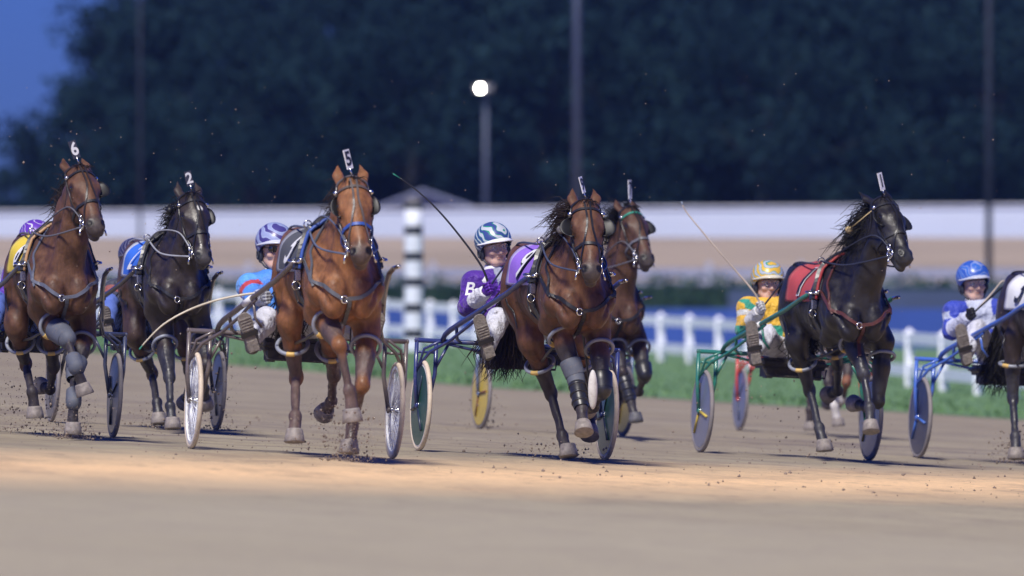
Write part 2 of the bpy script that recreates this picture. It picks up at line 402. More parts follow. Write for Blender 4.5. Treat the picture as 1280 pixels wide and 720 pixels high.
# grass tufts on the verge
V = []; Fq = []
for i in range(9000):
    x = rng.uniform(-13, 8.8); t = rng.random() ** 1.5; y = edge_y(x) + rng.normal(0, .8) + 1.0 + t * 70
    z = gz(x, y) + .04; a = rng.uniform(0, 3.14); w = rng.uniform(.02, .05); h = rng.uniform(.025, .06); dx, dy = math.cos(a) * w, math.sin(a) * w; lx, ly = rng.normal(0, .03, 2)
    k = len(V); V += [(x - dx, y - dy, z - .03), (x + dx, y + dy, z - .03), (x + dx * .3 + lx, y + dy * .3 + ly, z + h), (x - dx * .3 + lx, y - dy * .3 + ly, z + h)]; Fq.append((k, k + 1, k + 2, k + 3))
tag(mesh_obj('grass_tufts', np.array(V), np.array(Fq), simple_noise_mat('blades', (.10, .19, .08), (.14, .24, .1), 3)), 'short green grass growing on the verge inside the track', 'grass', kind='stuff')

# white picket and rail fence inside the track
FW = mat('fence_white', (.86, .88, .95), .55, noise=.06, scale=1.5)
ctrl = [(-15, 285), (-8, 255), (-1.3, 228), (1.2, 216), (3.2, 206), (4.6, 192), (6.2, 172), (7.6, 152)]
def fz(x, y): return -BANK * x * .95 - .075
pl = []; 
for i in range(len(ctrl) - 1):
    p0, p1, p2, p3 = [Vector(ctrl[min(max(i + q, 0), len(ctrl) - 1)]) for q in (-1, 0, 1, 2)]
    for j in range(12):
        t = j / 12; pl.append(.5 * ((2 * p1) + (p2 - p0) * t + (2 * p0 - 5 * p1 + 4 * p2 - p3) * t * t + (-p0 + 3 * p1 - 3 * p2 + p3) * t ** 3))
pl.append(Vector(ctrl[-1]))
fence = empty('rail_fence', Matrix.Translation((1.2, 216, 0))); tag(fence, 'white post and rail fence curving round the inside of the track', 'fence')
off = Vector((1.2, 216, 0))
for z0, hh in ((.90, .17), (.40, .17)):
    m = MB(); vs = []; fs = []
    for i, p in enumerate(pl):
        t = (pl[min(i + 1, len(pl) - 1)] - pl[max(i - 1, 0)]).normalized(); nn = Vector((t.y, -t.x)) * .03; z = fz(p.x, p.y) + z0 - .04
        for a, b in ((-1, -1), (1, -1), (1, 1), (-1, 1)): vs.append(Vector((p.x + nn.x * a, p.y + nn.y * a, z + b * hh / 2)) - off)
    for i in range(len(pl) - 1):
        for j in range(4): fs.append((i * 4 + j, i * 4 + (j + 1) % 4, i * 4 + 4 + (j + 1) % 4, i * 4 + 4 + j))
    m.add(vs, fs, 0, False); m.build('rail', FW, fence)
acc = 0; last = pl[0]; posts = []
pxl = 1e9
for i in range(1, len(pl)):
    for j in range(40):
        p = pl[i - 1].lerp(pl[i], j / 40); px = 640 + p.x / p.y * F
        if not posts or px - posts[-1][1] > (29 + max(0, (px - 560)) * .022): posts.append((p, px))
pm = None
for p, px in posts:
    if pm is None:
        b = MB(); b.box((0, 0, .46), (.13, .13, 1.0)); b.add([(-.085, -.085, .96), (.085, -.085, .96), (.085, .085, .96), (-.085, .085, .96), (-.085, -.085, .99), (.085, -.085, .99), (.085, .085, .99), (-.085, .085, .99), (0, 0, 1.07)],
            [(0, 1, 5, 4), (1, 2, 6, 5), (2, 3, 7, 6), (3, 0, 4, 7), (4, 5, 8), (5, 6, 8), (6, 7, 8), (7, 4, 8), (3, 2, 1, 0)], 0, False); o = b.build('post', FW, fence); pm = o.data
    else: o = bpy.data.objects.new('post', pm); col.objects.link(o); o.parent = fence
    o.location = Vector((p.x, p.y, fz(p.x, p.y) - .05)) - off

# striped marker pole
def post_striped(px, ybase, ytop, Y):
    sc = F / Y; x = (px - 640) / sc; z0 = CAMZ - (ybase - 360) / sc; z1 = CAMZ + (360 - ytop) / sc; H_ = z1 - z0
    root = empty('marker_pole', Matrix.Translation((x, Y, z0))); tag(root, 'black and white banded distance pole behind the rail, topped by a dark cap', 'pole')
    n = 12; r0 = .165; ed = [0]
    for i in range(n): ed.append(ed[-1] + (11.5 if i % 2 == 0 else 22.5))
    for i in range(n):
        a = H_ * .93 * ed[i] / ed[-1]; b = H_ * .93 * ed[i + 1] / ed[-1]; m = MB(); m.lathe((0, 0, a), (0, 0, 1), [(0, r0), (b - a, r0)] if i < n - 1 else [(0, r0), (b - a, r0), (b - a, 0)], 24)
        m.build('band', mat('pole_black', (.012, .014, .02), .5) if i % 2 == 0 else mat('pole_white', (.75, .78, .86), .5), root)
    m = MB(); m.lathe((0, 0, H_ * .93), (0, 0, 1), [(.0, 0), (.0, .17), (.10, .175), (H_ * .07, .16), (H_ * .07 + .02, 0)], 24); m.build('cap', mat('pole_cap', (.10, .095, .11), .6), root)
post_striped(517, 455, 247, 200)

def at(px, py, Y): return Vector(((px - 640) * Y / F, Y, CAMZ - (py - 360) * Y / F))
def zpx(py, Y): return CAMZ - (py - 360) * Y / F
def slab(name, x0, x1, y, z0, z1, th, m, label, cat, group=None, posts=0, capm=None):
    root = empty(name, Matrix.Translation(((x0 + x1) / 2, y, z0))); tag(root, label, cat, group)
    b = MB(); w = x1 - x0; b.box((0, 0, (z1 - z0) / 2), (w, th, z1 - z0)); b.build('panel', m, root)
    if posts:
        n = int(w / posts)
        pm_ = None
        for i in range(n + 1):
            if pm_ is None: b = MB(); b.box((0, 0, (z1 - z0) / 2), (.12, .12, z1 - z0 - .05)); o = b.build('post', capm or m, root); pm_ = o.data
            else: o = bpy.data.objects.new('post', pm_); col.objects.link(o); o.parent = root
            o.location = (-w / 2 + w * i / n, th / 2 + .065, 0)
    if capm: b = MB(); b.box((0, 0, z1 - z0 + .03), (w + .04, th + .06, .055)); b.build('top_rail', capm, root)
    return root
slab('board_fence', -60, 60, 290, -.75, zpx(386, 290), .06, mat('blue_board', (.028, .072, .33), .6, noise=.12, scale=.4), 'long low blue board fence seen through the white rails', 'fence', posts=3)
slab('barrier', 5.6, 26, 292, -.75, zpx(362, 292), .08, mat('slate_board', (.05, .075, .15), .7, noise=.15, scale=.3), 'slate blue barrier standing above the blue boards at the right', 'barrier', posts=4)
# clipped hedges
HL = simple_noise_mat('hedge_leaf', (.012, .05, .035), (.025, .075, .045), 2.0, .7)
def hedge(x0, x1, y, z1, label):
    w = x1 - x0; root = empty('hedge', Matrix.Translation(((x0 + x1) / 2, y, -.4))); tag(root, label, 'hedge', 'clipped hedges in the infield')
    H_ = z1 + .4; n = int(w * 420); P_ = rng.uniform([-w / 2, -.6, 0], [w / 2, .3, H_], (n, 3)); P_[:, 2] = H_ * (P_[:, 2] / H_) ** .7; P_[:, 2] *= 1 + .05 * np.sin(P_[:, 0] * 3) * np.cos(P_[:, 0] * 1.3)
    d1 = rng.normal(size=(n, 3)); d1 /= np.linalg.norm(d1, axis=1)[:, None]; d2 = np.cross(d1, rng.normal(size=(n, 3))); d2 /= np.linalg.norm(d2, axis=1)[:, None]; s_ = rng.uniform(.05, .10, (n, 1))
    V = np.stack([P_ - d1 * s_, P_ + d2 * s_ * .6, P_ + d1 * s_, P_ - d2 * s_ * .6], 1).reshape(-1, 3); mesh_obj('foliage', V, np.arange(len(V)).reshape(-1, 4), HL, root)
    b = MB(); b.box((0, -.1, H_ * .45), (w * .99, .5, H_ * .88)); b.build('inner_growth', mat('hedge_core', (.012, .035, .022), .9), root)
hedge(-14, 6.4, 297, zpx(346, 297), 'long dark green hedge behind the blue boards, left of the last driver')
hedge(9.0, 17, 297, zpx(347, 297), 'dark green hedge above the slate barrier at the far right')
# far bend: banked dirt, its rail, and the pale wall
def berm(x, y):
    t = min(max((y - 303) / 27, 0), 1); return -.35 + (zpx(301, 330) + .45) * t
sheet('far_bend', [-95, -60, -30, -15, 0, 15, 30, 60, 95], [302.0, 305, 310, 316, 322, 330.0, 331], berm, simple_noise_mat('far_dirt', (.30, .245, .19), (.37, .30, .235), .12, stretch=(1, 4, 1)))
fr = empty('far_rail', Matrix.Translation((0, 309, 0))); tag(fr, 'pale low rail on thin posts before the far bend', 'fence')
b = MB(); b.box((0, 0, zpx(341, 309)), (120, .06, .24)); b.build('rail', mat('far_rail_paint', (.27, .30, .42), .6), fr)
b = MB(); b.box((0, .0, zpx(354, 309)), (120, .05, .14)); b.build('rail', MATS['far_rail_paint'], fr)
pm = None
for i in range(47):
    if pm is None: b = MB(); b.box((0, -.05, .9), (.16, .12, zpx(334, 309) + .3)); o = b.build('post', mat('far_rail_post', (.36, .39, .5), .6), fr); pm = o.data
    else: o = bpy.data.objects.new('post', pm); col.objects.link(o); o.parent = fr
    o.location = (-57.5 + i * 2.5 + .35, 0, 0)
# wall, top a touch higher towards the right
WALLM = mat('pale_wall_paint', (.60, .655, .80), .7, noise=.05, scale=.15)
root = empty('boundary_wall', Matrix.Translation((0, 333, 0))); tag(root, 'long pale blue-white boundary wall behind the far bend, below the dark trees', 'wall')
def wtop(x): return zpx(266 - (x + 15) / 30 * 8, 333)
b = MB(); n = 40; vs = []; fs = []
for i in range(n + 1):
    x = -90 + 180 * i / n; zt = wtop(x); vs += [(x, 0, 1.4), (x, 0, zt), (x, .3, zt), (x, .3, 1.4)]
for i in range(n):
    k = i * 4
    for j in range(4): fs.append((k + j, k + (j + 1) % 4, k + 4 + (j + 1) % 4, k + 4 + j))
b.add(vs, fs, 0, False); b.build('panel', WALLM, root)
b = MB()
vs = []; fs = []
for i in range(n + 1):
    x = -90 + 180 * i / n; zt = wtop(x); vs += [(x, -.06, zt + .003), (x, -.06, zt + .07), (x, .36, zt + .07), (x, .36, zt + .003)]
for i in range(n):
    k = i * 4
    for j in range(4): fs.append((k + j, k + (j + 1) % 4, k + 4 + (j + 1) % 4, k + 4 + j))
b.add(vs, fs, 0, False); b.build('coping', mat('wall_coping', (.7, .72, .8), .6), root)
b = MB(); b.box((0, -.05, zpx(304, 333)), (178, .09, .09)); b.build('foot_rail', mat('foot_rail', (.30, .28, .30), .7), root)
# a low building behind the wall: gable roof
Y = 352; root = empty('barn', Matrix.Translation((at(540, 260, Y).x, Y, 0))); tag(root, 'low barn with a pale gable roof, peeping over the wall left of the lamp', 'building')
xl, xm, xr = at(462, 0, Y).x, at(528, 0, Y).x, at(604, 0, Y).x; cx = at(540, 0, Y).x; ze, zm = zpx(263, Y), zpx(236, Y)
b = MB(); b.add([(xl - cx, 0, 0), (xr - cx, 0, 0), (xr - cx, 0, ze), (xm - cx, 0, zm - .12), (xl - cx, 0, ze), (xl - cx, 9, 0), (xr - cx, 9, 0), (xr - cx, 9, ze), (xm - cx, 9, zm - .12), (xl - cx, 9, ze)],
      [(0, 1, 2, 3, 4), (9, 8, 7, 6, 5), (1, 6, 7, 2), (0, 4, 9, 5)], 0, False); b.build('wall', mat('barn_wall', (.18, .20, .34), .8), root)
b = MB()
for (xa, za, xb, zb) in ((xl - cx - .3, ze - .08, xm - cx, zm), (xm - cx, zm, xr - cx + .3, ze - .08)):
    b.add([(xa, -.4, za), (xb, -.4, zb), (xb, 9.4, zb), (xa, 9.4, za), (xa, -.4, za - .1), (xb, -.4, zb - .1), (xb, 9.4, zb - .1), (xa, 9.4, za - .1)], [(0, 1, 2, 3), (4, 7, 6, 5), (0, 4, 5, 1), (2, 6, 7, 3), (0, 3, 7, 4), (1, 5, 6, 2)], 0, False)
b.build('roof', mat('barn_roof', (.22, .25, .40), .6), root)

# light poles
PM = mat('pole_steel', (.055, .068, .11), .5, .4, noise=.1)
def light_pole(px, Y, ztop, rad, label, lit=False, dark=False, zb=0):
    x = (px - 640) * Y / F; root = empty('light_pole', Matrix.Translation((x, Y, zb))); tag(root, label, 'light pole', 'light poles round the track')
    m = MB(); m.tube([(0, 0, 0), (0, 0, (ztop - zb) * .5), (0, 0, ztop - zb)], [rad, rad * .9, rad * .75], 14); m.lathe((0, 0, 0), (0, 0, 1), [(0, rad * 2), (.06, rad * 2), (.08, rad * 1.1)], 16)
    m.build('pole', mat('pole_dark', (.014, .020, .036), .7) if dark else PM, root)
    m = MB(); m.box((-.05, -.15, ztop - zb + .05), (.55, .5, .2)) if lit else m.box((0, -.15, ztop - zb + .1), (2.6, .3, .25)); m.build('lamp_head', mat('lamp_housing', (.08, .08, .1), .5), root)
    if lit:
        m = MB(); m.ell((-.16, -.50, ztop - zb + .03), (.07, .06, .08)); m.build('lamp', mat('lamp_glow', (1, .97, .88), .5, emit=60), root)
light_pole(607, 345, zpx(112, 345), .10, 'grey light pole with a glowing lamp, rising behind the wall', lit=True)
light_pole(721, 330.2, 13.5, .13, 'tall plain grey pole right of the lamp, running past the top of the picture', zb=1.5)
light_pole(1236, 298.5, 13.5, .09, 'tall dark pole at the far right, standing in front of the wall', dark=True)
light_pole(175, 329, 13.5, .05, 'tall faint pole before the wall behind the dark horse at the left', dark=True, zb=1.5)

# ---- evening air
hz = bpy.data.materials.new('haze'); hz.use_nodes = True; nt = hz.node_tree; nt.nodes.clear(); oo = nt.nodes.new('ShaderNodeOutputMaterial'); pv = nt.nodes.new('ShaderNodeVolumePrincipled')
pv.inputs['Color'].default_value = (.42, .62, 1, 1); pv.inputs['Density'].default_value = .00023; pv.inputs['Anisotropy'].default_value = .5; nt.links.new(pv.outputs[0], oo.inputs['Volume'])
if USE_HAZE:
    b = MB(); b.box((0, 240, 9), (260, 620, 24)); ho = b.build('haze', hz); tag(ho, 'thin blue evening haze over the whole track', 'haze', kind='stuff')
# ---- trees
LEAF = simple_noise_mat('tree_leaf', (.004, .016, .022), (.010, .030, .036), .35, .8, .1)
BARK = mat('bark', (.010, .012, .016), .9, noise=.3)
def tree_meshes(seed, H_, W_):
    g = np.random.default_rng(seed); nodes = []
    tr = MB(); top = H_ * .72; tr.tube([(0, 0, 0), (g.normal(0, .15), g.normal(0, .15), top * .5), (g.normal(0, .3), g.normal(0, .3), top)], [H_ * .028, H_ * .02, H_ * .008], 8)
    cl = []
    for i in range(30):
        a = g.uniform(0, 6.28); z = H_ * g.uniform(.10, .93); t = z / H_; rad = W_ * .5 * (math.sin(math.pi * min(1, t * .85 + .15)) ** .6) * g.uniform(.35, 1.0)
        c = np.array([math.cos(a) * rad, math.sin(a) * rad, z]); cl.append((c, g.uniform(.10, .20) * W_))
        s0 = np.array([0, 0, max(.1, z * .7)]); tr.tube([s0, (s0 + c) / 2 + [0, 0, .2], c], [H_ * .008, H_ * .005, H_ * .002], 5)
    Vs = []
    for c, rr in cl:
        n = 330; d = g.normal(size=(n, 3)); d /= np.linalg.norm(d, axis=1)[:, None]; P_ = c + d * (rr * g.random((n, 1)) ** .45) * [1.15, 1.15, .8]
        d1 = g.normal(size=(n, 3)); d1 /= np.linalg.norm(d1, axis=1)[:, None]; d2 = np.cross(d1, g.normal(size=(n, 3))); d2 /= np.linalg.norm(d2, axis=1)[:, None]; s_ = g.uniform(.11, .22, (n, 1))
        Vs.append(np.stack([P_ - d1 * s_, P_ + d2 * s_ * .6, P_ + d1 * s_, P_ - d2 * s_ * .6], 1).reshape(-1, 3))
    return tr, np.concatenate(Vs)
protos = []
KIND = ['broad tree', 'narrow tree', 'bushy tree', 'open tree', 'spreading tree']
for i, (H_, W_) in enumerate(((12, 9), (13, 7), (9, 8), (11, 8.5), (13, 11))):
    tr, LV = tree_meshes(50 + i, H_, W_); root = empty('tree'); t = tr.build('trunk', BARK, root); c = mesh_obj('crown', LV, np.arange(len(LV)).reshape(-1, 4), LEAF, root, smooth=False); protos.append([root, t, c, H_, 0])
trees = []
def skyline(px): 
    for (a, ya), (b_, yb) in zip([(-600, 240), (0, 190), (60, 152), (110, 100), (132, 40), (158, -50), (300, -70), (350, -40), (380, -90), (2200, -150)], [(0, 190), (60, 152), (110, 100), (132, 40), (158, -50), (300, -70), (350, -40), (380, -90), (2200, -150)]):
        if a <= px <= b_: return ya + (yb - ya) * (px - a) / (b_ - a)
    return -60
where = ['left of the lamp', 'right of the lamp', 'right of the grey pole', 'near the right edge', 'at the left edge']
for row, Y in enumerate((362, 378, 398, 425)):
    step = (92, 100, 105, 112)[row]; px = -420 + row * 37
    while px < 1720:
        yj = Y + rng.uniform(-5, 5); jx = px + rng.uniform(-14, 14); yt = skyline(jx - (22 if jx < 125 else 6)) + rng.uniform(-6, 26) + (95, 55, 22, 6)[row] * (1 if px > 150 else .55)
        H_ = zpx(yt, yj); k = int(rng.integers(0, 5)); pr = protos[k]; sc = H_ / pr[3] * 1.03; 
        if pr[4] == 0: root = pr[0]; pr[4] = 1
        else:
            root = pr[0].copy(); col.objects.link(root)
            for ch in (pr[1], pr[2]): c = ch.copy(); col.objects.link(c); c.parent = root
        wx = min(sc, 1.15) * rng.uniform(.85, 1.1)
        if px < 140: wx = min(wx, .62)
        root.location = ((jx - 640) * yj / F, yj, -.3); root.scale = (wx, wx, sc); root.rotation_euler = (0, 0, rng.uniform(0, 6.28))
        w = 4 if jx < 150 else 0 if jx < 600 else 1 if jx < 720 else 2 if jx < 1130 else 3
        rw = ('just behind the wall', 'in the second row back', 'in the third row back', 'in the rearmost row')[row]
        tag(root, 'dark %s %s, %s' % (KIND[k], rw, where[w]), 'tree', 'dark trees behind the far wall'); trees.append(root); px += step
for pr in protos:
    if pr[4] == 0:
        for q in pr[:3]: bpy.data.objects.remove(q)
# ---------------------------------------------------------------- racers: frames
class Racer:
    def __init__(s, px, y, yaw, k):
        sc = (y - 360 - BANK * (px - 640)) / CAMZ; s.sc = sc; s.k = k; s.yaw = R(yaw)
        D = F / sc; X = (px - 640) / sc; s.O = Vector((X, D, gz(X, D)))
        s.fwd = Vector((math.sin(s.yaw), -math.cos(s.yaw), 0)); s.left = Vector((math.cos(s.yaw), math.sin(s.yaw), 0)); s.up = Vector((0, 0, 1))
        s.M = Matrix.Translation(s.O) @ Matrix((tuple(s.fwd), tuple(s.left), (0, 0, 1))).transposed().to_4x4() @ Matrix.Scale(k, 4)
        s.Mi = s.M.inverted()
        # the sulky leans with the banked ground
        lf = (s.left + Vector((0, 0, -BANK))).normalized(); up = s.fwd.cross(lf).normalized()
        s.MS = Matrix.Translation(s.O) @ Matrix((tuple(s.fwd), tuple(lf), tuple(up))).transposed().to_4x4() @ Matrix.Scale(k, 4)
    def P(s, px, py, u):
        d = Vector(((px - 640) / F, 1, -(py - 360) / F)); C = Vector((0, 0, CAMZ))
        t = (s.k * u - (C - s.O).dot(s.fwd)) / d.dot(s.fwd)
        return np.array(s.Mi @ (C + d * t))
    def chain(s, root, pts, L):
        out = [s.P(*root)]
        for (px, py, sg), l in zip(pts, L):
            A = s.P(px, py, 0); B = s.P(px, py, 1) - A; w = A - out[-1]
            a = B.dot(B); b = B.dot(w); c = w.dot(w) - l * l; disc = b * b - a * c
            u = (-b + (sg * math.sqrt(disc) if disc > 0 else 0)) / a
            out.append(A + B * u)
        return out

def lerp(a, b, t): return a + (b - a) * t
def sstep(x, a, b):
    t = np.clip((x - a) / (b - a), 0, 1); return t * t * (3 - 2 * t)
def segd(V, a, b):
    a = npv(a); ab = npv(b) - a; t = np.clip((V - a) @ ab / max(ab @ ab, 1e-9), 0, 1); return np.linalg.norm(V - a - t[:, None] * ab, axis=1)

LEATHER = mat('black_leather', (.018, .018, .022), .38, noise=.25, spec=.6)
GREYSTRAP = mat('grey_strap', (.17, .18, .21), .5, noise=.2, dirt=.3)
STEEL = mat('steel', (.65, .65, .66), .25, 1)
PLASTIC = mat('hobble_plastic', (.24, .26, .31), .4, noise=.15, dirt=.4)
YEL = mat('yellow_tape', (.6, .4, .12), .55, dirt=.3)
HOOF = mat('hoof', (.24, .21, .19), .6, noise=.3, scale=30, dirt=.6)
HOOFB = mat('hoof_dark', (.10, .10, .11), .6, noise=.3, scale=30, dirt=.5)
EYE = mat('eye', (.012, .008, .006), .06, coat=1)
CAPBLACK = mat('blinker_black', (.006, .006, .007), .5)
HAIRB = mat('black_hair', (.008, .007, .007), .55, noise=.4, spec=.25)
HAIRBR = mat('brown_hair', (.022, .013, .010), .55, noise=.4, spec=.25)
BOOTG = mat('grey_boot', (.09, .10, .13), .7, noise=.2, dirt=.4)
BOOTW = mat('white_boot', (.6, .58, .55), .7, noise=.15, dirt=.3)
PLATEW = mat('number_plate', (.75, .76, .78), .3, dirt=.1)
INK = mat('number_ink', (.01, .01, .012), .5)
WHITE = mat('white_print', (.8, .8, .8), .6, noise=.04)
COAT = mat('horse_coat', (1, 1, 1), .50, noise=.34, scale=11, attr='col', bump=.35, bscale=34, spec=.35, dirt=.10, noise2=.28)
COATB = mat('horse_coat_black', (1, 1, 1), .46, noise=.35, scale=11, attr='col', bump=.35, bscale=34, spec=.5, dirt=.02, noise2=.28)

class Scaled:
    def __init__(s, f, g): s.f = f; s.g = g
    def ell(s, c, r, k=.04, M=None, op='u'): s.f.ell(c, npv(r) * s.g, k, M, op)
    def cap(s, a, b, ra, rb, k=.03, side=None, q=1.0, op='u'): s.f.cap(a, b, ra * s.g, rb * s.g, k, side, q, op)
def horse(r, S):
    root = empty('horse', r.M); tag(root, S['label'], 'horse', 'horses pacing in the race')
    fr, fl = S['FR'], S['FL']; hr, hl = S['HR'], S['HL']
    LF = (.40, .29, .20); LH = (.45, .38, .20)
    FRj = r.chain(fr[0], fr[1:], LF); FLj = r.chain(fl[0], fl[1:], LF)
    HRj = r.chain(hr[0], hr[1:], LH); HLj = r.chain(hl[0], hl[1:], LH)
    poll = r.P(*S['poll']); muz = r.P(*S['muz'])
    a = unit(muz - poll); phi = S.get('face', 0)
    # face direction in racer frame
    wf = Vector((math.sin(R(phi)), -math.cos(R(phi)), 0)); n0 = np.array([wf.dot(r.fwd), wf.dot(r.left), 0.0])
    s_ = unit(np.cross(n0, a)); n = np.cross(a, s_)
    L = .56; g_ = S.get('hs', 1.17); muz = poll + a * L
    def hd(t, sd, w): return poll + a * t * (1 + (g_ - 1) * .35) + s_ * sd * g_ + n * w * g_
    HM = [a, s_, n]
    allp = np.array(FRj + FLj + HRj + HLj + [poll, muz, hd(0, 0, .2), [.5, 0, 1.3], [2.6, 0, 1.2]])
    lo = np.minimum(allp.min(0) - .13, [.45, -.36, 0]); hi = np.maximum(allp.max(0) + [.16, .16, .22], [2.6, .36, 1.7])
    f = Field(lo, hi, S.get('h', .0105))
    # trunk
    f.ell((1.72, 0, 1.19), (.66, .255, .300), .05)
    f.ell((1.30, 0, 1.22), (.46, .235, .24), .10)
    f.ell((2.12, 0, 1.18), (.30, .195, .29), .10)
    f.ell((.98, 0, 1.28), (.36, .215, .24), .12)
    for sd in (-1, 1):
        f.ell((.95, .125 * sd, 1.21), (.30, .140, .28), .08)
        f.ell((.70, .10 * sd, 1.16), (.13, .12, .24), .08)
        f.cap((1.98, .11 * sd, 1.43), (2.30, .160 * sd, 1.12), .080, .092, .07)
        f.cap((2.30, .155 * sd, 1.12), (2.05, .165 * sd, .95), .085, .078, .05)
        f.ell((2.08, .158 * sd, 1.20), (.15, .070, .20), .05)
        f.ell((2.39, .095 * sd, 1.07), (.10, .095, .15), .035)          # pectorals
        f.cap((.80, .10 * sd, 1.46), (1.2, .16 * sd, 1.36), .07, .07, .08)
    f.cap((1.98, 0, 1.47), (1.55, 0, 1.44), .095, .08, .09)
    f.cap((1.55, 0, 1.44), (.95, 0, 1.47), .07, .06, .07)
    f.cap((2.45, 0, 1.0), (2.47, 0, 1.16), .012, .012, .04, op='s')
    # neck
    nb = np.array([2.08, 0, 1.33]); ne = hd(.03, 0, -.09); th = hd(.15, 0, -.13)
    m1 = lerp(nb, ne, .5) + np.array([-.03, 0, .03]) ; sdv = unit(np.cross(ne - nb, [1, 0, .0]) if abs(unit(ne - nb)[2]) > .999 else np.cross(ne - nb, n0))
    sdv = unit(lerp(np.array([0, 1., 0]), s_ * np.sign(s_[1]), .4))
    f.cap(nb, m1, .225, .155, .08, side=sdv, q=.60)
    f.cap(m1, ne, .155, .115, .05, side=sdv, q=.64)
    b2 = np.array([2.27, 0, 1.16]); m2 = lerp(b2, th, .5)
    f.cap(b2, m2, .165, .115, .07, side=sdv, q=.74); f.cap(m2, th, .125, .082, .06, side=sdv, q=.8)
    f.cap(lerp(nb, ne, .15) + n * -.14, ne, .05, .045, .06)
    for sd in (-1, 1):   # neck muscle lines
        f.cap(hd(.16, .06 * sd, -.11), np.array([2.36, .07 * sd, 1.22]), .035, .06, .05)
    fh = Scaled(f, g_)
    # head
    fh.ell(hd(.06, 0, -.05), (.11, .085, .085), .04, HM)
    fh.ell(hd(.17, 0, -.025), (.13, .092, .075), .04, HM)
    for sd in (-1, 1):
        fh.ell(hd(.165, .072 * sd, -.01), (.05, .030, .032), .02, HM)
        fh.ell(hd(.24, .05 * sd, -.115), (.125, .034, .088), .03, HM)
        fh.cap(hd(.21, .078 * sd, -.045), hd(.36, .052 * sd, -.05), .014, .010, .02)      # facial crest
        fh.cap(hd(.06, .05 * sd, -.05), hd(.16, .075 * sd, -.02), .035, .025, .03)
    fh.cap(hd(.18, 0, -.02), hd(.47, 0, -.025), .068, .042, .04, side=s_, q=.95)
    fh.cap(hd(.22, 0, -.07), hd(.50, 0, -.05), .075, .050, .04, side=s_, q=.8)
    fh.ell(hd(.515, 0, -.04), (.062, .058, .05), .03, HM)
    fh.cap(hd(.28, 0, -.15), hd(.52, 0, -.095), .042, .032, .035, side=s_, q=1.0)
    fh.ell(hd(.545, 0, -.098), (.035, .036, .024), .02, HM)
    for sd in (-1, 1):
        fh.ell(hd(.505, .040 * sd, -.012), (.042, .024, .026), .015, HM)
        fh.ell(hd(.515, .050 * sd, .010), (.022, .013, .018), .020, HM, op='s')
        fh.ell(hd(.165, .108 * sd, -.015), (.022, .016, .016), .012, HM, op='s')
        fh.cap(hd(.50, .055 * sd, -.078), hd(.585, .03 * sd, -.078), .006, .006, .008, op='s')
    ears = S.get('ears', ((-.02, .075, .0), (-.02, .075, .0)))
    for sd, e in ((-1, ears[0]), (1, ears[1])):
        e0 = hd(-.01, .055 * sd, -.045); e1 = hd(-.10, .072 * sd, -.045 + e[0]); e2 = hd(-.185, (.062 + e[2]) * sd, -.04 + e[0] * 1.5)
        fh.cap(e0, e1, .030, .031, .02, side=n, q=.62); fh.cap(e1, e2, .031, .005, .012, side=n, q=.55)
        fh.cap(hd(-.06, .074 * sd, -.015 + e[0] * .5), hd(-.145, .066 * sd, -.018 + e[0]), .015, .008, .008, op='s')
    # forelegs
    for j, sd in ((FRj, -1), (FLj, 1)):
        E_, K_, F_, T_ = j
        f.cap((2.12, .14 * sd, 1.10), E_, .112, .088, .06)
        f.cap(E_, lerp(E_, K_, .45), .090, .072, .03, side=(0, 1, 0), q=.82); f.cap(lerp(E_, K_, .40), K_, .078, .050, .025, side=(0, 1, 0), q=.9)
        f.ell(K_, (.054, .051, .060), .016)
        f.cap(K_, F_, .039, .032, .014, side=(0, 1, 0), q=.80)
        bk = unit(np.cross([0, 1, 0], unit(F_ - K_))) * -.022
        f.cap(lerp(K_, F_, .1) + bk * -1, F_ + bk * -1, .018, .020, .02)
        f.ell(F_, (.046, .043, .048), .014)
        f.cap(F_, lerp(F_, T_, .62), .036, .043, .016)
    for j, sd in ((HRj, -1), (HLj, 1)):
        St, Hk, F_, T_ = j
        f.cap((.98, .145 * sd, 1.18), St, .178, .115, .08, side=(0, 1, 0), q=.70)
        f.cap(St, lerp(St, Hk, .5), .110, .074, .05, side=(0, 1, 0), q=.76); f.cap(lerp(St, Hk, .45), Hk, .078, .050, .025, side=(0, 1, 0), q=.8)
        back = unit(Hk - lerp(St, F_, .5) + np.array([-.05, 0, .02]))
        f.cap(Hk + back * .035 + np.array([0, 0, .05]), Hk - np.array([0, 0, .02]), .026, .036, .02)
        f.cap(lerp(St, Hk, .6) + back * .03, Hk + back * .035 + np.array([0, 0, .05]), .022, .022, .02)
        f.ell(Hk, (.056, .048, .062), .016)
        f.cap(Hk, F_, .041, .034, .014, side=(0, 1, 0), q=.80)
        f.ell(F_, (.047, .043, .049), .014)
        f.cap(F_, lerp(F_, T_, .62), .037, .044, .016)
    for sd in (-1, 1):      # muscle divisions
        for a_, b_ in (((2.27, .245 * sd, 1.34), (2.47, .15 * sd, 1.02)), ((1.93, .30 * sd, 1.30), (2.02, .27 * sd, .98)), ((1.22, .27 * sd, 1.34), (1.12, .27 * sd, 1.0)), ((2.05, .27 * sd, 1.16), (2.22, .27 * sd, 1.04)), ((.86, .26 * sd, 1.38), (.84, .24 * sd, 1.05))):
            f.cap(a_, b_, .010, .014, .045, op='s')
    V, Fc = f.mesh()
    N_ = vnorm(V, Fc); b0_ = bvh_of(V, Fc); vr = random.Random(S['seed'] * 7)
    V = V + N_ * (.0035 * (np.sin(V[:, 0] * 27 + 2 * np.sin(V[:, 2] * 13)) * np.sin(V[:, 1] * 31 + V[:, 2] * 19 + 1.5 * np.sin(V[:, 0] * 17))))[:, None]
    vpaths = []
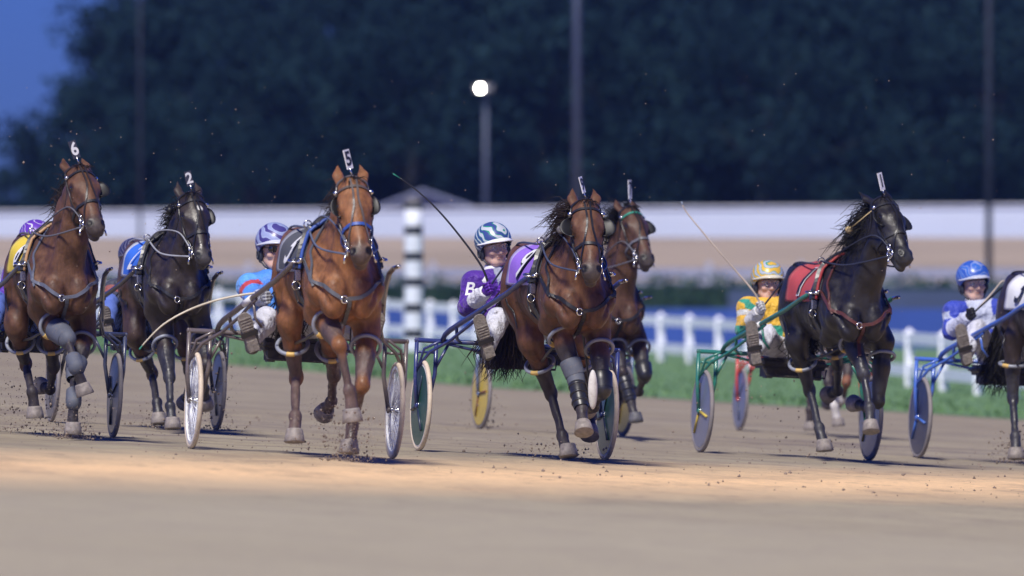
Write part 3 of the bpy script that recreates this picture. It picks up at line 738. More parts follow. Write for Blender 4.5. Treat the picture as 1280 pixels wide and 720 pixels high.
    for sd in (-1, 1):
        vpaths += [[(2.5, .12 * sd, 1.2), (2.45, .2 * sd, 1.05), lerp(FRj[0] if sd < 0 else FLj[0], FRj[1] if sd < 0 else FLj[1], .1) + [.15, .03 * sd, 0], lerp(FRj[0] if sd < 0 else FLj[0], FRj[1] if sd < 0 else FLj[1], .7) + [.1, .0, 0]],
                   [(1.2, .3 * sd, 1.05), (1.6, .35 * sd, 1.0), (1.9, .35 * sd, .95), (2.1, .3 * sd, 1.0)], [hd(.2, .1 * sd, -.1), hd(.28, .1 * sd, -.06), hd(.36, .1 * sd, -.02)],
                   [(2.3, .3 * sd, 1.35), (2.35, .3 * sd, 1.2), (2.45, .25 * sd, 1.12)], [(1.0, .3 * sd, 1.2), lerp((HRj if sd < 0 else HLj)[0], (HRj if sd < 0 else HLj)[1], .3) + [.15, .1 * sd, 0], lerp((HRj if sd < 0 else HLj)[0], (HRj if sd < 0 else HLj)[1], .9) + [.1, .02 * sd, 0]]]
    for vp in vpaths:
        pts, nn = snap(b0_, [npv(q) + [vr.gauss(0, .02), vr.gauss(0, .02), vr.gauss(0, .02)] for q in vp], 0, 4)
        for a_, b_ in zip(pts[:-1], pts[1:]):
            c_ = (npv(a_) + npv(b_)) / 2; sel = np.where(np.abs(V - c_).max(1) < .08)[0]
            if len(sel): d = segd(V[sel], npv(a_), npv(b_)); V[sel] = V[sel] + N_[sel] * (.0035 * np.exp(-(d / .009) ** 2))[:, None]
    # coat colour
    c0 = npv(S['coat']); dark = npv(S.get('points', (.012, .010, .011))); C = np.tile(c0, (len(V), 1))
    legm = np.zeros(len(V))
    for j in (FRj, FLj, HRj, HLj):
        d = np.minimum(segd(V, lerp(j[0], j[1], .62), j[2]), segd(V, j[2], j[3]))
        legm = np.maximum(legm, 1 - sstep(d, .085, .135))
    nz = np.sin(V[:, 0] * 31 + V[:, 2] * 23) * .5 + np.sin(V[:, 1] * 41 - V[:, 2] * 17) * .5
    top = sstep(V[:, 2], 1.28, 1.5) * (V[:, 0] < 2.1) * .35
    C = C * (1 - (.10 * nz)[:, None] * .6)
    C = C * (1 - top[:, None]) + dark * top[:, None] * 1.5
    inner = S.get('flank')
    if inner is not None:
        m = sstep(V[:, 0], 1.4, 1.0)[:, None]; C = C * (1 - m) + npv(inner) * m
    mz = (1 - sstep(np.linalg.norm(V - hd(.53, 0, -.05), axis=1), .075, .14)) * .8
    greym = npv((.06, .055, .055)) if S['coat'][0] > .02 else npv((.03, .03, .033))
    C = C * (1 - mz[:, None]) + greym * mz[:, None]
    for sd in (-1, 1):
        k_ = (1 - sstep(np.linalg.norm(V - hd(.515, .047 * sd, .004), axis=1), .025, .038)); C *= (1 - .9 * k_)[:, None]
        k_ = (1 - sstep(np.linalg.norm(V - hd(.165, .10 * sd, -.015), axis=1), .03, .05)); C = C * (1 - .6 * k_)[:, None]
    lm = legm[:, None] * S.get('pm', .9); C = C * (1 - lm) + (dark * 1.6 + np.array([.012, .014, .018])) * lm
    if S.get('socks'):
        for j in [dict(FR=FRj, FL=FLj, HR=HRj, HL=HLj)[q] for q in S['socks']]:
            m = (1 - sstep(segd(V, j[2], j[3]), .06, .08))[:, None]; C = C * (1 - m) + npv((.5, .47, .44)) * m
    if S.get('star'):
        m = (1 - sstep(np.linalg.norm(V - hd(.13, .015, .05), axis=1), .022, .034))[:, None]; C = C * (1 - m) + npv((.6, .6, .6)) * m
    body = mesh_obj('body', V, Fc, COATB if S['coat'][0] < .06 else COAT, root, colors=np.clip(C, .004, 1))
    bv = bvh_of(V, Fc)
    for sd in (-1, 1):
        m = MB(); m.ell(hd(.165, .086 * sd, -.015), (.021, .021, .021)); m.build('eye', EYE, root)
    # hooves
    hm = HOOFB if S.get('hoofdark') else HOOF
    for j in (FRj, FLj, HRj, HLj):
        F_, T_ = j[2], j[3]; ax = unit(F_ - T_); 
        if T_[2] < .14: ax = unit(ax * .4 + np.array([0, 0, .8]))
        m = MB(); q = np.array([.012, 0, 0])
        m.lathe(T_ - 0 * q, ax, [(0, .0), (0, .064), (.004, .070), (.04, .064), (.080, .056), (.092, .052), (.10, .0)], 24, ref=(1, 0, 0)); m.build('hoof', hm, root)
    # ---- boots on the legs
    for key, kind in S.get('boots', ()):
        j = dict(FR=FRj, FL=FLj, HR=HRj, HL=HLj)[key[:2]]; part = key[2:]
        mt = {'g': BOOTG, 'w': BOOTW, 'k': LEATHER}[kind]; m = MB()
        if part == 'shin':
            a_, b_ = lerp(j[1], j[2], .15), lerp(j[1], j[2], .95); d = unit(b_ - a_); l = np.linalg.norm(b_ - a_)
            m.lathe(a_, d, [(0, .054), (.01, .061), (l * .5, .054), (l * .9, .057), (l, .052)], 20)
            for t in (.2, .5, .8): m.lathe(lerp(a_, b_, t), d, [(-.010, .055), (-.008, .063), (.008, .063), (.010, .055)], 20)
        elif part == 'knee':
            a_ = lerp(j[0], j[1], .70); b_ = lerp(j[1], j[2], .28); d1 = unit(j[1] - a_)
            m.lathe(a_, d1, [(0, .072), (.012, .080), (.07, .076), (.12, .072)], 20); m.ell(j[1], (.070, .068, .076)); m.lathe(j[1], unit(b_ - j[1]), [(0, .066), (.05, .064), (.08, .058)], 20)
        elif part == 'fet':
            m.ell(j[2], (.064, .061, .066)); m.lathe(lerp(j[1], j[2], .6), unit(j[2] - j[1]), [(0, .048), (.01, .058), (.1, .060)], 20)
        elif part == 'arm':
            a_ = lerp(j[0], j[1], .45); b_ = j[1]; l = np.linalg.norm(b_ - a_); m.lathe(a_, unit(b_ - a_), [(0, .086), (.01, .094), (l * .5, .085), (l, .072)], 22); m.ell(j[1], (.072, .07, .076))
        elif part == 'drop':   # long sheepskin shield hanging before the leg
            c = r.P(*S['drop']); m.ell(c, (.03, .034, .14), n=20)
        m.build('leg_boot', mt, root)
    # ---- hobbles
    hob = MB()
    def loop(a_, b_, t, R_, tilt=0):
        c = lerp(a_, b_, t); ax = unit(unit(b_ - a_) * 1 + np.array([tilt, 0, 0]))
        hob.ring(c, ax, R_, .014, 36, 8, el=1.0); hob.ring(c, ax, R_, .0165, 8, 8, mi=1, a0=1.0, a1=1.5); return c
    for fj, hj, sd in ((FRj, HRj, -1), (FLj, HLj, 1)):
        c1 = loop(fj[0], fj[1], .24, .096, S.get('tilt', .5)); c2 = loop(hj[0], hj[1], .45, .104, -.2)
        p1 = c1 - unit(c1 - c2) * .104; p2 = c2 + unit(c1 - c2) * .112
        hob.tube([p1, lerp(p1, p2, .5) + [0, .03 * sd, -.03], p2], .011, 8, mi=2)
        tp = (1.72, .29 * sd, 1.20); pts, nn = snap(bv, [(1.85, .3 * sd, 1.35), (1.75, .4 * sd, 1.1), (1.8, .35 * sd, .95)], .01)
        hob.ribbon(pts, nn, .022, .006, mi=2); hob.tube([pts[-1], p1], .007, 6, mi=2)
        pts, nn = snap(bv, [(1.12, .4 * sd, 1.12), (1.14, .4 * sd, 1.06), (1.2, .35 * sd, 1.0)], .008)
        hob.ribbon(pts, nn, .018, .005, mi=2); hob.tube([pts[-1], c2 + np.array([.02, .12 * sd, .03])], .006, 6, mi=2)
    hob.build('hobbles', [PLASTIC, YEL, LEATHER], root)
    # ---- saddle pad, girth, cloth
    def around(u, ang):   # point on the barrel
        c = Vector((u, 0, 1.17)); d = Vector((0, math.sin(ang), math.cos(ang)))
        h = bv.ray_cast(c + d * .8, -d)
        return (h[0], h[1]) if h[0] else (c + d * .3, d)
    sp = MB()
    for (u0, w, th, mi, o) in ((1.88, .15, .022, 0, .008), (1.90, .075, .05, 2, .014)):
        A = [R(x) for x in range(-72, 73, 6)]; pr = [around(u0 + .05 * abs(q) / 1.2, q) for q in A]
        sp.ribbon([p + n_ * o for p, n_ in pr], [n_ for p, n_ in pr], w, th, mi)
    for off in (-.078, .078):
        pr = [around(1.88 + off + .05 * abs(R(x)) / 1.2, R(x)) for x in range(-72, 73, 6)]
        sp.tube([p + n_ * .026 for p, n_ in pr], .012, 8, mi=1)
    pr = [around(1.91 + .03 * math.cos(q * 2), q) for q in [R(x) for x in range(0, 360, 8)]]
    sp.ribbon([p + n_ * .012 for p, n_ in pr], [n_ for p, n_ in pr], .05, .010, 2, closed=True)
    piping = mat('piping_' + S['pipe'][0], S['pipe'][1], .5)
    sp.build('saddle_pad', [mat('pad_felt', (.035, .037, .045), .85, noise=.2), piping, LEATHER], root)
    for sd in (-1, 1):
        tr = MB()
        p, n_ = around(1.91, R(22) * sd); tr.ring(p + n_ * .085, (1, 0, .0), .026, .005, 18, 6); tr.tube([p + n_ * .05, p + n_ * .065], .008)
        tr.build('rein_terret', STEEL, root); tr = MB()
        p, n_ = around(1.95, R(62) * sd); tr.ring(p + n_ * .06, (.2, 0, 1), .045, .007, 20, 6); tr.tube([p + n_ * .03, p + n_ * .03 + Vector((.1, 0, 0)), p + n_ * .05 + Vector((.18, 0, .01))], .012)
        tr.box(p + n_ * .04 + Vector((0, 0, -.09)), (.05, .03, .07)); tr.ring(p + n_ * .05 + Vector((0, 0, -.16)), (1, .2, 0), .028, .005, 16, 6)
        tr.build('shaft_tug', STEEL, root)
    ccol = S['cloth']; cm = mat('cloth_' + ccol[0], ccol[1], .75, noise=.08, bump=.2, bscale=200, dirt=.15)
    border = mat('cloth_border_' + ccol[0], ccol[2], .7)
    ua, ub = 1.06, 1.80; A = np.linspace(R(-76), R(76), 41); U = np.linspace(ua, ub, 16)
    gp = [[around(u + .03 * abs(q), q) for q in A] for u in U]
    GP = np.array([[list(x[0] + x[1] * (.014)) for x in row] for row in gp]); GN = np.array([[list(x[1]) for x in row] for row in gp])
    for _ in range(3): GP[1:-1, 1:-1] = (GP[:-2, 1:-1] + GP[2:, 1:-1] + GP[1:-1, :-2] + GP[1:-1, 2:]) / 4
    nu, na = len(U), len(A); vs = [tuple(GP[i, j]) for i in range(nu) for j in range(na)]
    fs = [(i * na + j, i * na + j + 1, (i + 1) * na + j + 1, (i + 1) * na + j) for i in range(nu - 1) for j in range(na - 1)]
    cl = mesh_obj('number_cloth', vs, fs, [cm, border], root)
    for p in cl.data.polygons:
        i, j = divmod(p.index, na - 1)
        if i in (0, nu - 2) or j in (0, na - 2): p.material_index = 1
    sm = cl.modifiers.new('s', 'SOLIDIFY'); sm.thickness = .008; sm.offset = 1
    if S.get('num'):
        for sd in (-1, 1):
            for (scl, off, mt) in ((1.28, .012, S['numout']), (1.0, .018, S['numcol'])):
                if scl > 1:
                    tv2, tf2 = text_mesh(S['num'], .38, .020, 3)
                else: tv2, tf2 = text_mesh(S['num'], .38, .004, 3)
                out = []
                for v in tv2:
                    uu = 1.40 + v.x * (1 if sd < 0 else -1) * 1.25; ang = sd * (R(44) - v.y / .33)
                    fi = (uu - ua) / (ub - ua) * (nu - 1); fj = (ang - A[0]) / (A[-1] - A[0]) * (na - 1)
                    fi = min(max(fi, 0), nu - 1.001); fj = min(max(fj, 0), na - 1.001); i, j = int(fi), int(fj); a_, b_ = fi - i, fj - j
                    def bl(G): return (G[i, j] * (1 - a_) * (1 - b_) + G[i + 1, j] * a_ * (1 - b_) + G[i, j + 1] * (1 - a_) * b_ + G[i + 1, j + 1] * a_ * b_)
                    out.append(tuple(bl(GP) + bl(GN) * off))
                if mt: mesh_obj('number_print', out, tf2, mt, cl, smooth=False)
    # ---- breast collar
    bc = MB(); strap = mat('strap_' + S['strap'][0], S['strap'][1], .5, noise=.2, dirt=.2)
    for sd in (-1, 1):
        pts, nn = snap(bv, [(1.95, .33 * sd, 1.34), (2.15, .33 * sd, 1.30), (2.36, .27 * sd, 1.20), (2.54, .12 * sd, 1.09), (2.6, 0, 1.04)], .006, 8)
        bc.ribbon(pts, nn, .027, .008)
        pts, nn = snap(bv, [(2.05, .16 * sd, 1.62), (2.2, .3 * sd, 1.40), (2.42, .26 * sd, 1.16)], .006, 8); bc.ribbon(pts, nn, .018, .007)
    hits = [bv.ray_cast(Vector((2.9, 0, 1.05 - .02 * i)), Vector((-1, 0, 0))) for i in range(13)]; hits = [h_ for h_ in hits if h_[0] and h_[0].x > 2.1]; bc.ribbon([h_[0] + h_[1] * .006 for h_ in hits], [h_[1] for h_ in hits], .03, .008)
    p0 = snap(bv, [(2.6, 0, 1.04), (2.6, 0, 1.0)], .02, 1); bc.ring(p0[0][0], p0[1][0], .024, .006, 20, 6, mi=1)
    bc.build('breast_collar', [strap, STEEL], root)
    # ---- bridle
    br = MB(); bl_ = mat('bridle_' + S['bridle'][0], S['bridle'][1], .4, noise=.2)
    def hs(path, w, off=.005, cl_=False, mi=0, th=.006):
        pts, nn = snap(bv, [hd(*q) for q in path], off, 5, cl_); br.ribbon(pts, nn, w, th, mi, cl_); return pts
    for sd in (-1, 1):
        hs([(0, .10 * sd, -.05), (.10, .13 * sd, -.06), (.25, .13 * sd, -.08), (.36, .10 * sd, -.07), (.45, .08 * sd, -.075)], .020)
        hs([(-.01, .02 * sd, .04), (.10, .018 * sd, .1), (.22, .022 * sd, .1), (.30, .05 * sd, .08), (.38, .09 * sd, .02), (.45, .09 * sd, -.06)], .014, mi=0)
        hs([(0, .10 * sd, -.06), (.10, .12 * sd, -.14), (.20, .07 * sd, -.24), (.22, 0, -.26)], .014)
        c = hd(.455, .068 * sd, -.075); br.ring(c, s_, .034, .0065, 20, 8, mi=1); br.ring(hd(.40, .072 * sd, -.06), s_, .02, .005, 16, 6, mi=1)
        br.ell(hd(.055, .098 * sd, -.03), (.018, .018, .018), mi=1); br.tube([hd(.455, .068 * sd, -.075), hd(.42, .075 * sd, -.07), hd(.38, .07 * sd, -.06)], .006, 6, mi=1)
        br.tube([hd(.455, .07 * sd, -.075), hd(.50, .085 * sd, -.09), hd(.53, .09 * sd, -.10)], .007, 6, mi=1)
    hs([(.06, -.12, -.04), (.055, -.09, .05), (.05, 0, .09), (.055, .09, .05), (.06, .12, -.04)], .022, mi=2)
    hs([(.33, -.12, -.05), (.335, -.07, .06), (.34, 0, .08), (.335, .07, .06), (.33, .12, -.05), (.32, .08, -.18), (.31, 0, -.24), (.32, -.08, -.18)], .024, cl_=True, mi=3)
    hs([(0, -.1, -.05), (-.04, -.06, .0), (-.045, 0, .02), (-.04, .06, .0), (0, .1, -.05)], .022)
    br.tube([hd(.455, -.07, -.075), hd(.46, 0, -.085), hd(.455, .07, -.075)], .007, 8, mi=1)
    br.build('bridle', [bl_, STEEL, mat('brow_' + S['brow'][0], S['brow'][1], .45), mat('nose_' + S['nose'][0], S['nose'][1], .5)], root)
    # ---- blinkers
    for sd, on in ((-1, S['blink'][0]), (1, S['blink'][1])):
        if not on: continue
        vs = []; fs = []; nA, nB = 13, 7
        for i in range(nA):
            for j in range(nB):
                th_ = math.pi * (i / (nA - 1)) - math.pi / 2 ; ph = (j / (nB - 1)) * R(84)
                # cup: a quarter sphere behind the eye, open to the front
                x = .066 * math.sin(th_); rr = .066 * math.cos(th_)
                vs.append(hd(.165 + x * 1.15, (.086 + rr * math.sin(ph) * (.85 if on == 1 else 1.3)) * sd, -.045 + rr * (1 - math.cos(ph)) * -.3 + .035 * math.sin(ph)))
        for i in range(nA - 1):
            for j in range(nB - 1): fs.append((i * nB + j, i * nB + j + 1, (i + 1) * nB + j + 1, (i + 1) * nB + j))
        b = mesh_obj('blinker', vs, fs, CAPBLACK, root); md = b.modifiers.new('s', 'SOLIDIFY'); md.thickness = .005
    if S.get('pull'):
        m = MB(); c = r.P(*S['pull']); m.ell(c, (.028, .03, .03)); m.tube([c, hd(.05, -.09, -.05)], .004, 6); m.build('ear_plug_ball', S['pullmat'], root)
    # ---- reins
    rn = MB()
    for sd in (-1, 1):
        b0 = hd(.47, .078 * sd, -.085); t0, tn = around(1.91, R(22) * sd); t0 = t0 + tn * .085
        n1 = lerp(npv(b0), npv(t0), .5) + np.array([0, .06 * sd, -.05]); 
        hh = npv(S['hand'][0 if sd < 0 else 1])
        rn.tube(crom([b0, n1, t0]), .0072, 8)
        mid = lerp(npv(t0), hh, .5) + np.array([0, 0, .02]); 
        rn.tube(crom([t0, (1.5, .13 * sd, 1.525), (.95, .15 * sd, 1.535), (.72, .16 * sd, 1.44), hh]), .0078, 8)
        rn.tube(crom([hd(.40, .075 * sd, -.06), hd(.22, .10 * sd, -.14), (2.12, .13 * sd, 1.60), t0 + Vector((0, 0, -.03))]), .006, 6)
    ov = [hd(-.05, 0, -.02), hd(-.05, 0, -.12), lerp(hd(-.02, 0, -.14), np.array([2.0, 0, 1.62]), .5) + [0, 0, .03], (1.92, 0, 1.60)]
    rn.tube(crom(ov), .007, 6)
    rn.build('reins', mat('rein_' + S['rein'][0], S['rein'][1], .5), root)
    # ---- head number
    tl = S['plate']  # (px, py) of the top of the plate, text, face yaw in degrees
    b0 = hd(-.045, 0, .0); t_ = r.P(tl[0], tl[1], float(b0[0])); ax = unit(t_ - b0); H_ = np.linalg.norm(t_ - b0)
    pf = Vector((math.sin(R(tl[3])), -math.cos(R(tl[3])), 0)); pn = unit(np.array([pf.dot(r.fwd), pf.dot(r.left), 0.])); ps = unit(np.cross(pn, -ax)); pn = np.cross(-ax, ps)
    MM = Matrix((tuple(ps), tuple(pn), tuple(ax))).transposed()
    m = MB(); ph = H_ * .72; m.box(b0 + ax * (H_ - ph / 2), (.072, .006, ph), MM); m.tube([b0, b0 + ax * (H_ - ph + .01)], .006, 6, mi=1)
    pl = m.build('head_number', [mat('plate_dark', (.055, .055, .07), .35) if tl[4] else PLATEW, STEEL], root)
    tv, tf = text_mesh(tl[2], .15, .004, 3)
    c = b0 + ax * (H_ - ph / 2)
    mesh_obj('number_print', [tuple(c + ps * v.x + ax * v.y * (ph / .15) * 1.0 + pn * .0048) for v in tv], tf, WHITE if tl[4] else INK, pl, smooth=False)
    # ---- mane, forelock, tail
    hm_ = MB(); lr = random.Random(S['seed'])
    hmat = HAIRB if S['coat'][0] < .1 else HAIRBR
    md = npv(S.get('mane', (-.35, -.5, .0))); ml = S.get('ml', .22); crest0 = hd(-.02, 0, -.10); crest1 = np.array([2.0, 0, 1.53])
    bunch = S.get('bunch', 0)
    for i in range(int(S.get('nm', 150) * 1.9)):
        t = .12 + .88 * lr.random() ** (1.3 if bunch else 1.0); b = lerp(crest0, crest1, t * (.48 if bunch else .85)) + n * -.02
        h = bv.find_nearest(Vector(b) + Vector((-.1, 0, .12)));  b = npv(h[0])
        d = unit(md + np.array([lr.gauss(0, .25), lr.gauss(0, .25), lr.gauss(0, .25)])); l = ml * lr.uniform(.5, 1.15); curl = npv([lr.gauss(0, .35), lr.gauss(0, .35), -.6 + lr.gauss(0, .35)])
        w1, w2, w3 = lr.uniform(0, 6), lr.uniform(.02, .06), lr.uniform(3, 6); pts = [b + (d * q + curl * q * q * .8) * l + np.array([math.cos(w1 + q * w3) - math.cos(w1), 0, math.sin(w1 + q * w3) - math.sin(w1)]) * w2 for q in (0, .25, .5, .75, 1)]
        hm_.tube(pts, [.0045, .004, .0032, .0024, .001], 4, cap=False)
    hm_.build('mane', hmat, root); hm_ = MB()
    for i in range(34):
        b = hd(-.03 + lr.uniform(-.02, .02), lr.uniform(-.03, .03), -.01); d = unit(a * lr.uniform(.1, .9) + n * .5 + s_ * lr.gauss(0, .5)); l = lr.uniform(.05, .13)
        hm_.tube([b, b + d * l * .5 + n * .015, b + d * l * .9 + a * .02], [.004, .003, .001], 4, cap=False)
    hm_.build('forelock', hmat, root)
    tl_ = MB()
    ty = S.get('tail', (0, -.05))
    for i in range(S.get('tn', 170)):
        ph = lr.uniform(0, 6.28); q = lr.random() ** .5; b = np.array([.60, .035 * q * math.cos(ph), 1.36 + .03 * q * math.sin(ph)])
        w = lr.gauss(0, S.get('tw', .035)) + ty[1]; e = lr.uniform(.75, 1.1) * S.get('te', .62); out_ = .20 + ty[0]
        pts = [b, b + [-.12, w * .15, -.02], b + [-.20, w * .5, -.22 * e], b + [-.20 + lr.gauss(0, .03), w * .9, -.50 * e], b + [-out_ + lr.gauss(0, .05), w * 1.3 + lr.gauss(0, .04), -.78 * e], b + [-out_ - .02 + lr.gauss(0, .07), w * 1.5 + lr.gauss(0, .06), -.95 * e]]
        tl_.tube(pts, [.011, .010, .008, .006, .004, .001], 4, cap=False)
    tl_.build('tail', hmat, root)
    return dict(root=root, bv=bv, legs=(FRj, FLj, HRj, HLj))
# ---------------------------------------------------------------- racing sulky
def sulky(r, S):
    root = empty('racing_sulky', r.MS); tag(root, S['label'], 'sulky', 'racing sulkies behind the horses')
    fm = mat('frame_' + S['frame'][0], S['frame'][1], .35, noise=.12, coat=.4, dirt=.35)
    Rw = .33
    # frame: crossbar and its under brace
    m = MB(); hb = .80
    m.tube([(0, -.75, hb), (0, .75, hb)], .017, 12); m.tube([(0, -.56, hb - .01), (-.02, -.3, hb - .055), (-.02, .3, hb - .055), (0, .56, hb - .01)], .011, 8)
    for sd in (-1, 1): m.ell((0, .752 * sd, hb), (.019, .012, .019))
    m.build('crossbar', fm, root)
    for sd in (-1, 1):
        f = MB()
        f.tube([(0, .745 * sd, hb), (.01, .745 * sd, .52), (.01, .725 * sd, Rw)], .015, 10)               # outer stay
        f.tube([(0, .600 * sd, hb), (0, .600 * sd, .56), (0, .645 * sd, Rw)], .015, 10)                    # inner stay
        f.tube([(0, .745 * sd, hb - .085), (0, .600 * sd, hb - .085)], .009, 8)
        f.tube([(0, .60 * sd, .60), (-.03, .50 * sd, hb - .01)], .011, 8)
        f.tube([(.01, .742 * sd, .56), (.06, .70 * sd, .74), (.14, .60 * sd, .80)], .010, 8)
        f.ell((.01, .725 * sd, Rw), (.022, .014, .024)); f.ell((0, .645 * sd, Rw), (.022, .014, .024))
        f.tube([(0, .74 * sd, Rw), (0, .63 * sd, Rw)], .008, 8)
        f.build('fork', fm, root)
        # wheel
        w = empty('wheel'); w.parent = root; w.location = (0, .69 * sd, Rw)
        t = MB(); t.ring((0, 0, 0), (0, 1, 0), Rw - .017, .0175, 64, 12); t.build('tyre', S['tyre'], w)
        t = MB(); t.lathe((0, 0, 0), (0, 1, 0), [(-.012, Rw - .052), (-.014, Rw - .034), (-.009, Rw - .026), (.009, Rw - .026), (.014, Rw - .034), (.012, Rw - .052), (-.012, Rw - .052)], 64); t.build('rim', S['rim'], w)
        t = MB(); t.lathe((0, 0, 0), (0, 1, 0), [(-.034, 0), (-.034, .012), (-.026, .022), (-.018, .026), (-.012, .016), (.012, .016), (.018, .026), (.026, .022), (.034, .012), (.034, 0)], 24); t.build('hub', STEEL, w)
        t = MB(); ns = S.get('spokes', 24)
        for i in range(ns):
            q = 2 * math.pi * i / ns; ww = .022 * (1 if i % 2 else -1); a = Vector((math.cos(q), 0, math.sin(q))); b = Vector((math.cos(q + .35 * (1 if i % 4 < 2 else -1)), 0, math.sin(q + .35 * (1 if i % 4 < 2 else -1))))
            t.tube([a * .02 + Vector((0, ww, 0)), b * (Rw - .05)], S.get('sr', .0022), 5)
        t.build('spokes', S.get('spokem', STEEL), w)
        if S.get('veil'):
            t = MB(); t.lathe((0, 0, 0), (0, 1, 0), [(.020, .03), (.0145, Rw - .040)], 64); t.build('wheel_cover', mat('clear_cover', (.72, .76, .88), .3, alpha=.45), w)
        if S.get('disc'):
            for oy in (-1, 1):
                t = MB(); t.lathe((0, 0, 0), (0, 1, 0), [(.024 * oy, .03), (.020 * oy, .12), (.0145 * oy, Rw - .040)], 64); t.build('wheel_cover', S['disc'], w)
            if S.get('vane'):
                t = MB()
                for i in range(3):
                    q = i * 2.094 + S['vane'][1]; a = Vector((math.cos(q), 0, math.sin(q)))
                    for oy in (-1, 1): t.tube([a * .03 + Vector((0, .0265 * oy, 0)), a * (.23) + Vector((0, .0215 * oy, 0))], .011 if i else .006, 6)
                t.build('cover_marking', S['vane'][0], w)
        # shaft with its lower stay
        s = MB(); e = .31
        main = [(0, -.56, .80), (.06, -.55, .85), (.16, -.535, .885), (.5, -.49, .965), (.9, -.425, 1.065), (1.3, -.37, 1.16), (1.6, -.34, 1.24), (1.80, -.335, 1.275), (2.02, -.33, 1.285)]
        mm = [(a, b * (-sd), c) for a, b, c in main]
        s.tube(mm[:-1], [.017, .019, .020, .020, .020, .019, .018, .017], 10); s.tube(mm[-2:], .014, 10, mi=1)
        low = [(.85, -.43, 1.03), (.5, -.47, .92), (.2, -.55, .80), (.08, -.66, .72), (.02, -.735, .60)]
        s.tube([(a, b * (-sd), c) for a, b, c in low], .012, 8)
        s.tube([(a, b * (-sd), c) for a, b, c in [(.30, -.52, .90), (.10, -.47, .82), (0, -.42, .80)]], .013, 8)
        if S.get('sleeve') and sd == -1: s.lathe((.62, -.472 * 1, .995), unit((.4, .065, .1)), [(0, .018), (0, .0235), (.16, .0235), (.16, .018)], 14, mi=2)
        s.build('shaft', [fm, STEEL, WHITE], root)
        # stirrup
        st = MB(); st.tube([(.78, .44 * sd, 1.03), (.79, .42 * sd, .90), (.79, .37 * sd, .84)], .010, 8); st.build('stirrup', fm, root)
    # seat
    b = bmesh.new(); bmesh.ops.create_cube(b, size=1)
    for v in b.verts: v.co = Vector((v.co.x * .34 + .02, v.co.y * .56, v.co.z * .085 + .735))
    bmesh.ops.bevel(b, geom=list(b.edges), offset=.03, segments=3, affect='EDGES')
    me = bpy.data.meshes.new('seat'); b.to_mesh(me); b.free(); me.materials.append(mat('seat_vinyl', (.02, .017, .016), .5, noise=.2, dirt=.3)); so = bpy.data.objects.new('seat', me); col.objects.link(so); so.parent = root
    m = MB()
    m.tube([(.17, -.26, .70), (.22, -.24, .635), (.22, .24, .635), (.17, .26, .70)], .008, 8)
    m.box((.1, -.20, .665), (.12, .05, .10)); m.box((.1, .20, .665), (.12, .05, .10)); m.box((-.02, 0, .66), (.2, .42, .07))
    m.build('seat_bracket', mat('bracket_metal', (.05, .045, .04), .5, .3, dirt=.4), root)
    # name strip on the shaft: small pale lettering
    if S.get('script'):
        tv, tf = text_mesh('RACING SULKY', .036, .0, 2); 
    return root
# ---------------------------------------------------------------- drivers
def helmet_mat(name, c1, c2, c3, scale=9):
    m = bpy.data.materials.new(name); m.use_nodes = True; nt = m.node_tree; N = nt.nodes; L = nt.links; b = N['Principled BSDF']
    b.inputs['Roughness'].default_value = .38; b.inputs['Coat Weight'].default_value = .2; b.inputs['Coat Roughness'].default_value = .2
    tc = N.new('ShaderNodeTexCoord'); v = N.new('ShaderNodeTexWave'); v.inputs['Scale'].default_value = scale; v.inputs['Distortion'].default_value = 7; v.inputs['Detail'].default_value = 1; v.inputs['Detail Scale'].default_value = 1.2
    mp = N.new('ShaderNodeMapping'); mp.inputs['Rotation'].default_value = (.6, .9, .4); L.new(tc.outputs['Object'], mp.inputs[0]); L.new(mp.outputs[0], v.inputs['Vector'])
    cr = N.new('ShaderNodeValToRGB'); e = cr.color_ramp; e.interpolation = 'CONSTANT'
    e.elements[0].color = (*c1, 1); e.elements[0].position = 0; e.elements[1].position = .42; e.elements[1].color = (*c2, 1); q = e.elements.new(.70); q.color = (*c3, 1)
    L.new(v.outputs['Fac'], cr.inputs[0]); L.new(cr.outputs[0], b.inputs['Base Color']); return m
SKIN = mat('skin', (1, 1, 1), .5, noise=.06, scale=20, attr='col', sub=.15)
CLOTHM = mat('silks', (1, 1, 1), .6, noise=.10, attr='col', bump=1, bscale=11, bdist=.06, sheen=.2, dirt=.12)
PANTS = mat('white_trousers', (.55, .56, .64), .65, noise=.14, bump=1, bscale=9, bdist=.07, dirt=.3)
PANTSD = mat('dark_trousers', (.05, .09, .35), .65, noise=.08, bump=.8, bscale=22, dirt=.15)
BOOT = mat('boot_leather', (.10, .09, .085), .6, noise=.3, dirt=.35)
SOLE = mat('boot_sole', (.23, .205, .185), .8, noise=.3, scale=40, dirt=.6, bump=.6, bscale=80)
EARC = mat('helmet_ear_cup', (.03, .035, .05), .55)
GLASS = mat('goggle_lens', (.75, .78, .8), .08, alpha=.16, spec=.5)
LENSD = mat('dark_lens', (.01, .01, .012), .06, coat=1)
LIP = (.38, .13, .11)

